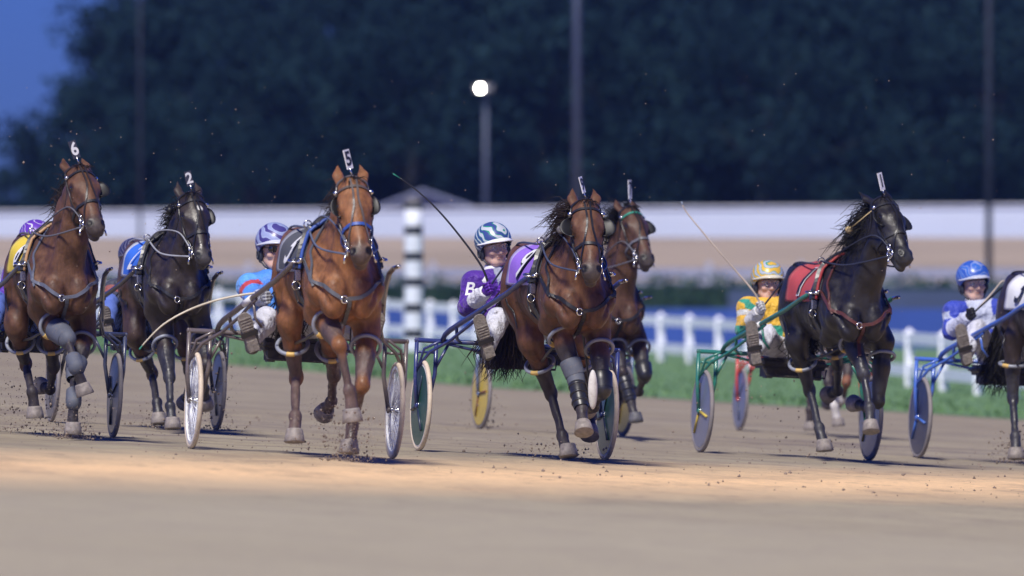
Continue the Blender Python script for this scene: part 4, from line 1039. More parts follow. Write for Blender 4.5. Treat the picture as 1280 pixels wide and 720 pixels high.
def driver(r, S):
    root = empty('person', r.M); tag(root, S['label'], 'person', 'drivers seated on the sulkies')
    P = r.P
    hc = P(*S['head'], S.get('hu', .0)); nk = hc + np.array([-.02, S.get('lean', 0), -.17])
    hipc = np.array([.02, 0, .86])
    shd = unit(nk - hipc); 
    sho = {-1: nk + np.array([.02, -.175, -.075]), 1: nk + np.array([.02, .175, -.075])}
    for i, q in enumerate(S.get('sho', ())): 
        if q: sho[-1 if i == 0 else 1] = P(*q)
    elb = {}; hnd = {}; kne = {}; hee = {}; toe = {}
    for sd, key in ((-1, 'R'), (1, 'L')):
        elb[sd] = P(*S['elb' + key]) if 'elb' + key in S else sho[sd] + np.array([.10, .10 * sd, -.24])
        hnd[sd] = P(*S['hand' + key]) if 'hand' + key in S else np.array([.42, .10 * sd, nk[2] - .15])
        hee[sd] = P(*S['heel']) if sd == -1 and 'heel' in S else None
        toe[sd] = P(*S['toe']) if sd == -1 and 'toe' in S else None
    if hee[-1] is None: hee[-1] = np.array([.80, -.34, .76]); toe[-1] = np.array([.84, -.38, 1.0])
    hee[1] = hee[-1] * [1, -1, 1]; toe[1] = toe[-1] * [1, -1, 1]
    ank = {sd: hee[sd] + np.array([-.07, -.01 * sd, .06]) for sd in (-1, 1)}
    for sd in (-1, 1):
        hp = hipc + [0, .10 * sd, 0]; a = ank[sd]; d = a - hp; l = np.linalg.norm(d); h = math.sqrt(max(.44 ** 2 - (l / 2) ** 2, .0)) * .8
        kne[sd] = (hp + a) / 2 + unit(np.array([-.2, .25 * sd, 1.0])) * h
        if sd == -1 and 'knee' in S: kne[sd] = P(*S['knee'])
    if 'knee' in S: kne[1] = kne[-1] * [1, -1, 1]
    # head frame
    q = R(S.get('face', 0)); wf = Vector((math.sin(q), -math.cos(q), 0)); hf = unit([wf.dot(r.fwd), wf.dot(r.left), S.get('nod', -.05)]); hs = unit(np.cross([0, 0, 1], hf)); hu = np.cross(hf, hs)
    if S.get('tilt'): hs = unit(hs + hu * S['tilt']); hu = np.cross(hf, hs)
    HM = [hf, hs, hu]
    FS = 1.14
    def hd(x, y, z): return hc + (hf * x + hs * y + hu * z) * FS
    # body (continuous figure)
    pts = [hc, hipc] + list(sho.values()) + list(elb.values()) + list(hnd.values()) + list(kne.values()) + list(hee.values()) + list(toe.values())
    lo = np.min(pts, 0) - .2; hi = np.max(pts, 0) + .2
    def torso(f, g, arms=True, legs=True, hem=None):
        ch = lerp(hipc, nk, .62); wa = lerp(hipc, nk, .25)
        f.ell(ch, (.125 + g, .175 + g, .20), .06); f.ell(wa, (.12 + g, .16 + g, .18), .08)
        f.cap(sho[-1], sho[1], .065 + g, .065 + g, .06); f.ell(lerp(hipc, nk, .85), (.10 + g, .14 + g, .09), .05)
        if arms:
            for sd in (-1, 1):
                f.cap(sho[sd], elb[sd], .060 + g, .048 + g, .05); f.cap(elb[sd], lerp(elb[sd], hnd[sd], .9), .048 + g, .033 + g, .025)
    def legs_(f, g):
        f.ell(hipc, (.14 + g, .175 + g, .12 + g), .05)
        for sd in (-1, 1):
            hp = hipc + [.02, .10 * sd, 0]
            f.cap(hp, kne[sd], .088 + g, .063 + g, .05); f.cap(kne[sd], lerp(kne[sd], ank[sd], .4), .062 + g, .060 + g, .03); f.cap(lerp(kne[sd], ank[sd], .35), ank[sd], .058 + g, .040 + g, .03)
    h = .0075
    f = Field(lo, hi, h * 1.25)
    torso(f, -.006); legs_(f, -.006)
    for sd in (-1, 1):
        f.cap(lerp(elb[sd], hnd[sd], .8), hnd[sd], .03, .03, .02); f.cap(ank[sd], hee[sd] + [-.05, 0, .03], .035, .022, .02); f.cap(hee[sd] + [-.05, 0, .03], lerp(hee[sd], toe[sd], .8) + [-.05, 0, 0], .022, .018, .02)
    f.cap(nk - [0, 0, .06], hc - hu * .06, .060, .050, .03)
    V, Fc = f.mesh()
    V0, Fc0 = V, Fc
    # face, fine
    f0 = Field(hc - .20, hc + .20, .0048); f = Scaled(f0, FS)
    f.ell(hd(-.012, 0, .025), (.093, .072, .098), .02, HM)
    f.ell(hd(.010, 0, -.035), (.072, .060, .075), .03, HM)
    f.cap(hd(.050, -.018, -.088), hd(.050, .018, -.088), .022, .022, .03)
    f.cap(hd(-.01, -.056, -.055), hd(.04, -.028, -.085), .018, .018, .03); f.cap(hd(-.01, .056, -.055), hd(.04, .028, -.085), .018, .018, .03)
    for sd in (-1, 1):
        f.ell(hd(.058, .040 * sd, -.025), (.022, .022, .02), .02, HM)
        f.ell(hd(.082, .031 * sd, .012), (.014, .019, .012), .012, HM, op='s')
        f.cap(hd(.076, .014 * sd, .026), hd(.064, .052 * sd, .026), .008, .007, .012)
        f.ell(hd(.083, .012 * sd, -.030), (.010, .008, .007), .008, HM)
        f.ell(hd(-.012, .073 * sd, -.005), (.018, .010, .030), .008, HM)
    f.cap(hd(.078, 0, .016), hd(.098, 0, -.026), .008, .011, .012)
    f.cap(hd(.076, -.018, -.052), hd(.076, .018, -.052), .006, .006, .006); f.cap(hd(.075, -.014, -.064), hd(.075, .014, -.064), .007, .007, .006)
    f.cap(hd(.088, -.016, -.0575), hd(.088, .016, -.0575), .0026, .0026, .004, op='s')
    f.cap(nk - [0, 0, .04], hd(-.02, 0, -.06), .052, .048, .03)
    V, Fc = f0.mesh(); C = np.tile(npv(S.get('skin', (.68, .44, .34))), (len(V), 1))
    lm = (1 - sstep(segd(V, hd(.078, -.015, -.0575), hd(.078, .015, -.0575)), .006, .012))[:, None] * .6; C = C * (1 - lm) + npv(LIP) * lm
    for sd in (-1, 1):
        lm = (1 - sstep(np.linalg.norm(V - hd(.07, .04 * sd, -.03), axis=1), .012, .035))[:, None] * .15; C = C * (1 - lm) + npv((.50, .2, .15)) * lm
        lm = (1 - sstep(segd(V, hd(.078, .016 * sd, .031), hd(.066, .050 * sd, .030)), .004, .007))[:, None]; C = C * (1 - lm) + npv((.10, .06, .04)) * lm
    C0 = np.tile(npv(S.get('skin', (.68, .44, .34))), (len(V0), 1))
    mesh_obj('body', np.concatenate([V0, V]), np.concatenate([Fc0, Fc + len(V0)]), SKIN, root, colors=np.concatenate([C0, C]))
    for sd in (-1, 1):
        m = MB(); m.ell(hd(.066, .031 * sd, .010), (.0142, .0142, .0142)); e = m.build('eye', mat('eye_white', (.7, .68, .66), .2), root)
        m = MB(); m.ell(hd(.0765, .031 * sd, .009), (.004, .0058, .0058), Matrix(HM).transposed() if False else None); m.build('iris', mat('iris', (.03, .02, .015), .1), e)
    # goggles
    g = MB()
    for sd in (-1, 1):
        vs = []; fs = []
        for i in range(7):
            for j in range(5):
                a = (i / 6 - .5) * 2; b = (j / 4 - .5) * 2; ww = .026 * (1 - .12 * b * b); hh = .017 * (1 - .25 * a * a)
                vs.append(hd(.094 - .010 * a * a - .012 * max(0, a) ** 2, (.031 + ww * a) * sd, .012 + hh * b))
        for i in range(6):
            for j in range(4): fs.append((i * 5 + j, i * 5 + j + 1, i * 5 + j + 6, i * 5 + j + 5))
        g.add(vs, fs, 0)
        rim = [vs[i * 5] for i in range(7)] + [vs[6 * 5 + j] for j in range(1, 5)] + [vs[i * 5 + 4] for i in range(5, -1, -1)] + [vs[j] for j in (3, 2, 1)]
        g.tube(rim, .0018, 5, closed=True, mi=1); g.tube([hd(.082, .056 * sd, .018), hd(.03, .078 * sd, .018), hd(-.01, .082 * sd, .012)], .003, 5, mi=1)
    g.tube([hd(.094, -.006, .018), hd(.097, 0, .02), hd(.094, .006, .018)], .0025, 5, mi=1)
    g.build('goggles', [LENSD if S.get('shades') else GLASS, LENSD if S.get('shades') else STEEL], root)
    # helmet
    hm_ = S['helmet']; m = MB(); vs = []; fs = []; nA, nB = 32, 14
    for i in range(nA):
        a = 2 * math.pi * i / nA
        for j in range(nB):
            front = max(0, math.cos(a)); t = j / (nB - 1) * (math.pi / 2 + .10 + .55 * (1 - front) ** 2 - .10 * front)
            x = .128 * math.sin(t) * math.cos(a); y = .108 * math.sin(t) * math.sin(a); z = .112 * math.cos(t)
            vs.append(hd(x - .014, y, z + .046))
    for i in range(nA):
        for j in range(nB - 1): fs.append((i * nB + j, ((i + 1) % nA) * nB + j, ((i + 1) % nA) * nB + j + 1, i * nB + j + 1))
    he = mesh_obj('helmet', vs, fs, hm_, root); md = he.modifiers.new('s', 'SOLIDIFY'); md.thickness = .010; md.offset = -1
    # peak
    vs = []; fs = []; nA, nB = 19, 5
    for i in range(nA):
        a = (i / (nA - 1) - .5) * R(168)
        for j in range(nB):
            q = j / (nB - 1); x = (.120 + .040 * q * math.cos(a)) * math.cos(a); y = (.104 + .016 * q) * math.sin(a)
            vs.append(hd(x - .012, y, .060 - .014 * q * math.cos(a) + .010 * (1 - q) - .03 * abs(math.sin(a)) ** 3))
    for i in range(nA - 1):
        for j in range(nB - 1): fs.append((i * nB + j, (i + 1) * nB + j, (i + 1) * nB + j + 1, i * nB + j + 1))
    pk = mesh_obj('peak', vs, fs, mat('peak_' + S['peak'][0], S['peak'][1], .35, coat=.4), he); md = pk.modifiers.new('s', 'SOLIDIFY'); md.thickness = .006
    e = MB()
    for sd in (-1, 1):
        MMx = Matrix(HM).transposed()
        e.ell(hd(-.012, .086 * sd, -.025), (.036, .020, .058), MMx, 16)
        e.ring(hd(-.012, .103 * sd, -.022), tuple(hs), .022, .006, 16, 6, el=1.5)
        e.tube([hd(0, .092 * sd, -.06), hd(.02, .066 * sd, -.095), hd(.035, .03 * sd, -.118)], .006, 6)
    e.tube([hd(.035, -.03, -.118), hd(.04, 0, -.122), hd(.035, .03, -.118)], .007, 6)
    e.build('ear_cups', EARC, he)
    # jacket
    f = Field(np.min([hipc, nk, *sho.values(), *elb.values(), *hnd.values()], 0) - .17, np.max([hipc, nk, *sho.values(), *elb.values(), *hnd.values()], 0) + .17, h)
    torso(f, .019)
    lr = random.Random(S['seed'])
    for i in range(64):   # folds
        t = lr.random(); sd = lr.choice((-1, 1)); 
        if lr.random() < .5: c = lerp(sho[sd], elb[sd], t) ; rr = .062
        elif lr.random() < .5: c = lerp(elb[sd], hnd[sd], t * .8); rr = .048
        else: c = lerp(hipc, nk, t * .8 + .1) + [.10, 0, 0]; rr = .10
        d = unit(np.array([lr.gauss(0, 1), lr.gauss(0, 1), lr.gauss(0, .6)])); e0 = c + unit(np.cross(d, [1, .2, .1])) * rr * .9
        f.cap(e0 - d * .045, e0 + d * .045, .004, .008, .022)
    for sd in (-1, 1): f.ell(lerp(elb[sd], hnd[sd], .99), (.034, .034, .034), .01, op='s')
    f.ell(nk + [0.0, 0, .05], (.062, .062, .062), .02, op='s')
    f.ell(hipc - [0, 0, .10], (.3, .3, .10), .02, op='s')
    V, Fc = f.mesh(); C = S['paint'](V, dict(hip=hipc, nk=nk, sho=sho, elb=elb, hnd=hnd))
    jk = mesh_obj('jacket', V, Fc, CLOTHM, root, colors=C)
    m = MB(); m.lathe(nk - [0, 0, .01], (.15, 0, 1), [(0, .080), (.02, .076), (.055, .066), (.06, .062), (.05, .058)], 24); m.build('collar', S.get('collar', WHITE), root)
    if S.get('letter'):
        bv = bvh_of(V, Fc); tv, tf = text_mesh(S['letter'], .15, .0025, 3); c = lerp(sho[-1], elb[-1], .26); d = unit(elb[-1] - sho[-1]); out = r.fwd * 0
        cw = Vector((0, -1, 0)); cl_ = Vector([cw.dot(r.fwd), cw.dot(r.left), 0]).normalized()
        upv = Vector(-d); rt = upv.cross(cl_) * -1; rt = cl_.cross(upv) * -1
        rt = (Vector((r.fwd.x, r.left.x, 0))).normalized(); c = c + [0, -.012, 0]
        out = []
        for v in tv:
            p = Vector(c) + rt * v.x * .9 + (Vector((0, 0, .93)) + rt * .18) * v.y * .95; hcst = bv.ray_cast(p + cl_ * .4, -cl_); out.append((hcst[0] if hcst[0] else p) + cl_ * .004)
        mesh_obj('sleeve_letter', out, tf, WHITE, jk, smooth=False)
    if S.get('marks'):
        bv = bvh_of(V, Fc); cw = Vector((0, -1, 0)); cl_ = Vector([cw.dot(r.fwd), cw.dot(r.left), 0]).normalized()
        for (px, py, w, hh) in S['marks']:
            c = Vector(P(px, py, .3)); rt = Vector((r.fwd.x, r.left.x, 0)).normalized(); out = []
            for a, b in ((0, 0), (1, 0), (0, 1), (-1, 0), (0, -1)):
                p = c + rt * a * w + Vector((0, 0, b * hh)); q = bv.ray_cast(p + cl_ * .5, -cl_); out.append((q[0] if q[0] else p) + cl_ * .005)
            mesh_obj('sleeve_diamond', out, [(0, 1, 2), (0, 2, 3), (0, 3, 4), (0, 4, 1)], WHITE, jk, smooth=False)
    # trousers
    f = Field(np.min([hipc, *kne.values(), *ank.values()], 0) - .2, np.max([hipc, *kne.values(), *ank.values()], 0) + .2, h)
    legs_(f, .012); f.ell(lerp(hipc, nk, .2), (.125, .165, .10), .05)
    for i in range(50):
        sd = lr.choice((-1, 1)); a, b = (hipc + [.02, .1 * sd, 0], kne[sd]) if lr.random() < .6 else (kne[sd], ank[sd]); c = lerp(a, b, lr.random()); d = unit(np.array([lr.gauss(0, 1), lr.gauss(0, 1), lr.gauss(0, 1)]))
        e0 = c + unit(np.cross(d, [.3, 1, .1])) * .07; f.cap(e0 - d * .055, e0 + d * .055, .005, .009, .022)
    V, Fc = f.mesh(); mesh_obj('trousers', V, Fc, S.get('pants', PANTS), root)
    # boots: sole towards the camera
    for sd in (-1, 1):
        H_, T_ = hee[sd], toe[sd]; fd = unit(T_ - H_); sn = unit(np.array([1, 0, .15]) - fd * fd[0]); sn = unit(sn - fd * np.dot(sn, fd)); sw = np.cross(fd, sn)
        f = Field(np.minimum(np.minimum(H_, T_), ank[sd]) - .12, np.maximum(np.maximum(H_, T_), ank[sd]) + .12, h)
        f.cap(H_ - sn * .030, T_ - fd * .05 - sn * .028, .036, .030, .02, side=sw, q=1.25); f.cap(lerp(H_, T_, .45) - sn * .045, ank[sd] - sn * .02, .036, .048, .03)
        f.cap(ank[sd] - sn * .01, lerp(ank[sd], kne[sd], .42), .052, .060, .03); f.ell(H_ - sn * .03, (.042, .042, .042), .02)
        V, Fc = f.mesh(); bo = mesh_obj('boot', V, Fc, BOOT, root)
        m = MB(); Lb = np.linalg.norm(T_ - H_); prof = [(-.012, .026), (-.005, .037), (.03, .041), (.07, .036), (.12, .039), (.18, .049), (Lb - .04, .046), (Lb - .018, .032), (Lb - .008, .014)]
        for off, lo_, hi_ in ((.004, 0, 9),):
            vs = []
            for t, w in prof:
                for z in (-.012, .006):
                    vs += [H_ + fd * t + sw * w + sn * (z + .004), H_ + fd * t - sw * w + sn * (z + .004)]
            fs = []
            for i in range(len(prof) - 1):
                k = i * 4; fs += [(k + 2, k + 6, k + 7, k + 3), (k, k + 1, k + 5, k + 4), (k, k + 4, k + 6, k + 2), (k + 1, k + 3, k + 7, k + 5)]
            fs += [(0, 2, 3, 1), (len(vs) - 4, len(vs) - 3, len(vs) - 1, len(vs) - 2)]
            m.add(vs, fs, 0, False)
        MMs = Matrix((tuple(fd), tuple(sw), tuple(sn))).transposed()
        m.box(H_ + fd * .025 + sn * .016, (.075, .074, .014), MMs); m.box(H_ + fd * .175 + sn * .0135, (.10, .078, .007), MMs)
        for q in (.14, .16, .18, .20, .22): m.box(H_ + fd * q + sn * .018, (.006, .076, .006), MMs)
        m.build('sole', SOLE, bo)
        m = MB(); m.box(H_ + fd * .11 + sn * .014, (.035, .12, .010), MMs); m.tube([H_ + fd * .11 + sw * .058 + sn * .01, H_ + fd * .11 + sw * .06 - sn * .08], .006, 6); m.build('stirrup_strap', LEATHER, bo)
    # hands: gloved fist with four curled fingers and a thumb
    for sd in (-1, 1):
        H_ = hnd[sd]; fa = unit(H_ - elb[sd]); kn = unit(np.array([.35, 0, 1.0]) - fa * np.dot([.35, 0, 1.0], fa)); wd = np.cross(fa, kn) * 1.0
        f = Field(H_ - .13, H_ + .13, .0042)
        pc = H_ + fa * .035
        f.cap(H_ - fa * .05, H_ + fa * .0, .031, .027, .02); f.ell(pc, (.048, .043, .019), .015, [fa, kn, wd])
        f.cap(H_ + fa * .005 , pc, .027, .024, .02)
        inn = -wd * sd   # palm side, towards the body's middle
        for i in range(4):
            o = kn * (.032 - .021 * i); Ls = (.030, .033, .031, .025)[i]; rr = (.0098, .0102, .0098, .0088)[i]
            k0 = pc + fa * .040 + o + inn * -.004; k1 = k0 + fa * Ls * .55 + inn * Ls * .85; k2 = k1 - fa * Ls * .95 + inn * Ls * .25; k3 = k2 - fa * Ls * .35 - inn * Ls * .55
            f.cap(k0 - fa * .02, k0, rr + .002, rr + .001, .006); f.cap(k0, k1, rr + .001, rr, .004); f.cap(k1, k2, rr, rr - .0008, .004); f.cap(k2, k3, rr - .001, rr - .0015, .003)
        t0 = H_ + fa * .005 + kn * .026 + inn * .012; t1 = t0 + fa * .035 + kn * .016 + inn * .016; t2 = t1 + fa * .028 - kn * .006 + inn * .012
        f.cap(t0, t1, .013, .0115, .008); f.cap(t1, t2, .0115, .0095, .004)
        V, Fc = f.mesh(); mesh_obj('glove', V, Fc, S['glove'], root)
    return dict(root=root, hnd=hnd, hc=hc)

def whip(r, S, label):
    m = MB(); A = r.P(*S['base']); pts = [r.P(*q) for q in S['pts']]
    allp = [A] + pts; Q = []
    for i in range(len(allp) - 1):     # Catmull-Rom
        p0 = allp[max(i - 1, 0)]; p1 = allp[i]; p2 = allp[i + 1]; p3 = allp[min(i + 2, len(allp) - 1)]
        for j in range(6):
            t = j / 6; Q.append(.5 * ((2 * p1) + (p2 - p0) * t + (2 * p0 - 5 * p1 + 4 * p2 - p3) * t * t + (-p0 + 3 * p1 - 3 * p2 + p3) * t ** 3))
    Q.append(allp[-1]); n = len(Q)
    M0 = r.M.copy(); root = empty('driving_whip', M0)
    tag(root, label, 'whip', 'whips held by the drivers')
    m.tube(Q[:-3], [lerp(.009, .004, i / n) for i in range(n - 3)], 8); m.build('whip_stick', mat('whip_' + S['col'][0], S['col'][1], .4), root)
    m = MB(); m.tube(Q[:3], .012, 8); m.build('grip', LEATHER, root)
    m = MB(); m.tube(Q[-4:], [.0045, .004, .006, .004], 6); m.build('lash', mat('lash_' + S['tip'][0], S['tip'][1], .5), root)
    return root
# ---------------------------------------------------------------- the field
RC = {
 'six': Racer(30, 542, 10, .95), 'two': Racer(167, 533, 11, .96), 'five': Racer(365, 567.5, 10, 1.04), 'nine': Racer(640, 569.5, 12, 1.03),
 'seven': Racer(689, 541, 15, .94), 'one': Racer(981, 571, 13, 1.02), 'three': Racer(1251, 578, 13, 1.04), 'far': Racer(1003, 542, 12, .905)}
def paintf(base, rules):
    def f(V, J):
        C = np.tile(npv(base), (len(V), 1))
        nk, hip, sho, elb, hnd = J['nk'], J['hip'], J['sho'], J['elb'], J['hnd']
        dR = np.minimum(segd(V, sho[-1], elb[-1]), segd(V, elb[-1], hnd[-1])); dL = np.minimum(segd(V, sho[1], elb[1]), segd(V, elb[1], hnd[1])); dT = segd(V, hip, nk) - .07
        arm = {-1: (dR < dT), 1: (dL < dT)}
        def along(a, b): ab = b - a; return (V - a) @ ab / (ab @ ab)
        for sel, c in rules: C[sel(V, J, arm, along)] = c
        return C
    return f
W_ = (.72, .73, .78)
def fore(V, J, arm, al, lo=.0, hi=2.):
    o = np.zeros(len(V), bool)
    for s in (-1, 1): t = al(J['elb'][s], J['hnd'][s]); o |= (segd(V, J['elb'][s], J['hnd'][s]) < .085) & (t > lo) & (t < hi) & (segd(V, J['sho'][s], J['elb'][s]) > segd(V, J['elb'][s], J['hnd'][s]) - .004)
    return o
def uarm(V, J, arm, al, lo, hi, sides=(-1, 1)):
    o = np.zeros(len(V), bool)
    for s in sides: t = al(J['sho'][s], J['elb'][s]); o |= arm[s] & (t > lo) & (t < hi) & (segd(V, J['sho'][s], J['elb'][s]) < segd(V, J['elb'][s], J['hnd'][s]))
    return o
def tor(V, J, y0, y1, z0=-9, z1=9, below=True):
    z = V[:, 2] - J['nk'][2]; y = V[:, 1] - lerp(J['hip'][1], J['nk'][1], np.clip((V[:, 2] - J['hip'][2]) / (J['nk'][2] - J['hip'][2]), 0, 1)); return (y > y0) & (y < y1) & (z > z0) & (z < z1)
purple = paintf((.075, .012, .30), [
   (lambda V, J, a, al: tor(V, J, -.03, .035) & ~a[-1] & ~a[1], (.30, .32, .42)), (lambda V, J, a, al: fore(V, J, a, al, .38), W_)])
blue5 = paintf((.06, .24, .72), [
   (lambda V, J, a, al: uarm(V, J, a, al, -.6, .30), (.09, .33, .80)), (lambda V, J, a, al: uarm(V, J, a, al, .35, .62), (.45, .04, .05)), (lambda V, J, a, al: fore(V, J, a, al, .5), (.5, .52, .58)),
   (lambda V, J, a, al: tor(V, J, .05, .11, -.5, -.1) & ~a[-1] & ~a[1], (.5, .06, .06))])
def zz(V): return np.sin(V[:, 1] * 34 + V[:, 2] * 21) + np.sin(V[:, 2] * 47 - V[:, 1] * 12) * .7
green1 = paintf((.02, .30, .20), [
   (lambda V, J, a, al: tor(V, J, -9, 9, -.16, 9), (.72, .42, .03)), (lambda V, J, a, al: tor(V, J, -9, 9, -.36, -.16) & (zz(V) > .1) & ~a[-1], (.72, .42, .03)),
   (lambda V, J, a, al: uarm(V, J, a, al, -.2, .25) & (zz(V) > -.2), (.02, .30, .20)), (lambda V, J, a, al: uarm(V, J, a, al, .28, .52), (.6, .62, .6)), (lambda V, J, a, al: fore(V, J, a, al, .45), (.6, .6, .6))])
blue3 = paintf((.022, .05, .42), [
   (lambda V, J, a, al: tor(V, J, -.09, .14, -.19, 9) & ~a[-1] & ~a[1], (.48, .52, .66)), (lambda V, J, a, al: uarm(V, J, a, al, .20, .55) & (zz(V) > -.35), (.42, .47, .62)), (lambda V, J, a, al: fore(V, J, a, al, .12), (.50, .53, .68))])
purp6 = paintf((.10, .03, .35), [(lambda V, J, a, al: tor(V, J, -.05, .05), W_)])
dark2 = paintf((.03, .035, .06), [(lambda V, J, a, al: uarm(V, J, a, al, .3, .75), (.25, .06, .05)), (lambda V, J, a, al: tor(V, J, -.12, -.05, -.3, -.1), (.6, .6, .65))])

BLUEP = ('blue', (.03, .08, .34)); GREYP = ('grey', (.12, .12, .14)); TANP = ('tan', (.42, .25, .12)); BLK = ('black', (.014, .014, .018)); BRN = ('brown', (.09, .07, .06)); WHT = ('pale', (.33, .34, .37)); RED = ('red', (.32, .03, .03)); GRN = ('green', (.03, .25, .17)); DBL = ('dark_blue', (.02, .03, .09)); GST = ('grey', (.14, .16, .22))
GLV = {'p': mat('purple_glove', (.10, .02, .33), .6), 'g': mat('pale_glove', (.35, .36, .38), .65, dirt=.2), 'w': mat('white_glove', (.55, .55, .55), .65, dirt=.2), 'k': mat('black_glove', (.012, .012, .015), .6)}
H = {}
H['six'] = dict(label='brown horse wearing head number 6 and a yellow number cloth', seed=1, coat=(.105, .050, .028), h=.0105,
  poll=(101, 212, 2.50), muz=(121, 279, 2.86), face=22, FR=[(60, 402, 2.1), (84, 424, 1), (95, 459, 1), (107, 494, 1)], FL=[(106, 418, 2.1), (93, 464, 1), (92, 503, 1), (91, 543, 1)],
  HR=[(20, 405, 1.12), (32, 455, -1), (40, 490, 1), (44, 523, 1)], HL=[(62, 405, 1.12), (67, 458, -1), (63, 486, -1), (50, 482, -1)],
  boots=[('FRarm', 'g'), ('FRfet', 'g'), ('FLfet', 'g'), ('FLknee', 'g')], pipe=TANP, cloth=('yellow', (.66, .50, .05), (.70, .55, .10)), num='6', numcol=WHITE, numout=INK, strap=('grey_blue', (.10, .11, .15)), bridle=('dark_brown', (.03, .022, .02)), brow=BLK, nose=BLK,
  blink=(0, 2), plate=(89, 176, '6', 45, True), rein=GREYP, mane=(-.5, -.8, .1), ml=.12, nm=60)
H['two'] = dict(label='nearly black horse wearing head number 2 and a blue number cloth', seed=2, coat=(.026, .018, .016), flank=(.085, .045, .03), h=.0115,
  poll=(241, 246, 2.50), muz=(258, 331, 2.82), face=20, FR=[(204, 418, 2.1), (212, 472, 1), (213, 508, 1), (216, 536, 1)], FL=[(252, 415, 2.1), (257, 456, 1), (255, 486, -1), (257, 508, -1)],
  HR=[(168, 415, 1.12), (190, 467, -1), (196, 503, 1), (199, 530, 1)], HL=[(228, 415, 1.12), (236, 462, -1), (237, 490, -1), (230, 505, -1)],
  pipe=BLK, cloth=('blue', (.03, .14, .62), (.5, .53, .6)), num='2', numcol=WHITE, numout=None, strap=BLK, bridle=BLK, brow=BLK, nose=BLK, star=True, blink=(0, 1), plate=(234, 214, '2', 45, True), rein=WHT, mane=(-.3, -.9, .35), ml=.13, nm=110, pull=(212, 263, 2.36), pullmat=CAPBLACK)
H['five'] = dict(label='bright bay horse wearing head number 5 and a dark number cloth with white print', seed=3, coat=(.205, .088, .036), h=.0095,
  poll=(441, 228, 2.48), muz=(452, 318, 2.80), face=8, FR=[(405, 396, 2.12), (424, 432, 1), (437, 488, 1), (441, 528, 1)], FL=[(459, 418, 2.12), (453, 482, 1), (441, 532, -1), (436, 567, 1)],
  HR=[(362, 398, 1.12), (370, 472, -1), (369, 520, 1), (368, 553, 1)], HL=[(413, 410, 1.12), (417, 468, -1), (414, 502, -1), (404, 518, -1)],
  boots=[], pm=.75, points=(.03, .026, .028), pipe=BLUEP, cloth=('charcoal', (.07, .075, .09), (.3, .31, .35)), num='5', numcol=WHITE, numout=None, strap=('dark_grey', (.085, .09, .105)), bridle=('grey_brown', (.10, .085, .08)), brow=BRN, nose=BLUEP, blink=(1, 1), plate=(432, 187, '5', 60, False), rein=('slate', (.10, .12, .18)), mane=(-.2, -.9, .3), ml=.12, nm=60)
H['nine'] = dict(label='dark bay horse with flying black mane and a purple number cloth', seed=4, coat=(.108, .049, .026), flank=(.125, .052, .026), h=.0095,
  poll=(733, 256, 2.50), muz=(741, 345, 2.84), face=8, FR=[(697, 405, 2.12), (719, 470, 1), (727, 512, 1), (730, 541, 1)], FL=[(748, 420, 2.12), (753, 486, 1), (742, 508, -1), (734, 512, -1)],
  HR=[(663, 425, 1.12), (689, 492, -1), (703, 545, 1), (711, 571, 1)], HL=[(716, 425, 1.12), (736, 480, -1), (738, 520, -1), (737, 546, 1)],
  boots=[('FRshin', 'k'), ('FLknee', 'k'), ('FRknee', 'g'), ('FLdrop', 'w')], drop=(741, 487, 2.62), pipe=BLK, cloth=('purple', (.26, .13, .60), (.42, .36, .62)), num='9', numcol=WHITE, numout=INK, strap=BLK, bridle=BLK, brow=BLK, nose=BLK,
  blink=(2, 2), plate=(725, 221, '9', 74, False), rein=('blue_grey', (.06, .07, .12)), mane=(-.15, -1.0, -.15), ml=.19, nm=230, bunch=1, pull=(701, 287, 2.32), pullmat=mat('plug_grey', (.22, .21, .2), .7), tail=(.0, -.10), tw=.06, te=.80, tn=260)
H['seven'] = dict(label='brown horse with head number 7, half hidden behind another horse', seed=5, coat=(.078, .038, .023), h=.0115, hoofdark=True,
  poll=(790, 263, 2.5), muz=(813, 328, 2.86), face=28, FR=[(768, 425, 2.12), (778, 466, 1), (789, 503, 1), (795, 528, 1)], FL=[(797, 425, 2.12), (806, 468, 1), (799, 490, -1), (788, 490, -1)],
  HR=[(728, 425, 1.12), (738, 470, -1), (742, 505, 1), (744, 532, 1)], HL=[(772, 425, 1.12), (775, 470, -1), (775, 495, -1), (768, 505, -1)],
  boots=[('FRshin', 'k'), ('FLknee', 'k')], pipe=BLK, cloth=('pink', (.6, .2, .3), (.7, .5, .55)), num='7', numcol=WHITE, numout=None, strap=BLK, bridle=BLK, brow=GRN, nose=GREYP, blink=(0, 2), plate=(787, 225, '7', 68, False), rein=GREYP, mane=(-.3, -.9, .3), ml=.2, nm=200, bunch=1)
H['one'] = dict(label='glossy black horse with a red number cloth, its head turned to the right', seed=6, coat=(.013, .011, .012), h=.0095, hoofdark=False,
  poll=(1108, 252, 2.52), muz=(1135, 322, 2.90), face=34, ears=((-.05, .02, .03), (.0, .0, .0)), FR=[(1060, 415, 2.12), (1080, 468, 1), (1087, 510, 1), (1089, 540, 1)], FL=[(1104, 428, 2.12), (1098, 502, 1), (1082, 508, -1), (1066, 504, -1)],
  HR=[(996, 425, 1.12), (1012, 488, -1), (1024, 535, 1), (1031, 564, 1)], HL=[(1040, 415, 1.12), (1047, 455, -1), (1047, 488, -1), (1034, 494, -1)],
  boots=[], pipe=RED, cloth=('red', (.42, .06, .07), (.45, .09, .09)), num='1', numcol=INK, numout=WHITE, strap=('red_brown', (.085, .025, .022)), bridle=BLK, brow=BLK, nose=BLK, blink=(1, 2), plate=(1099, 216, '1', 62, False), rein=('blue_black', (.03, .035, .06)),
  mane=(-.25, -.7, -.6), ml=.2, nm=420, bunch=1, pull=(1061, 287, 2.30), pullmat=mat('plug_yellow', (.62, .48, .24), .7), tail=(0, .05))
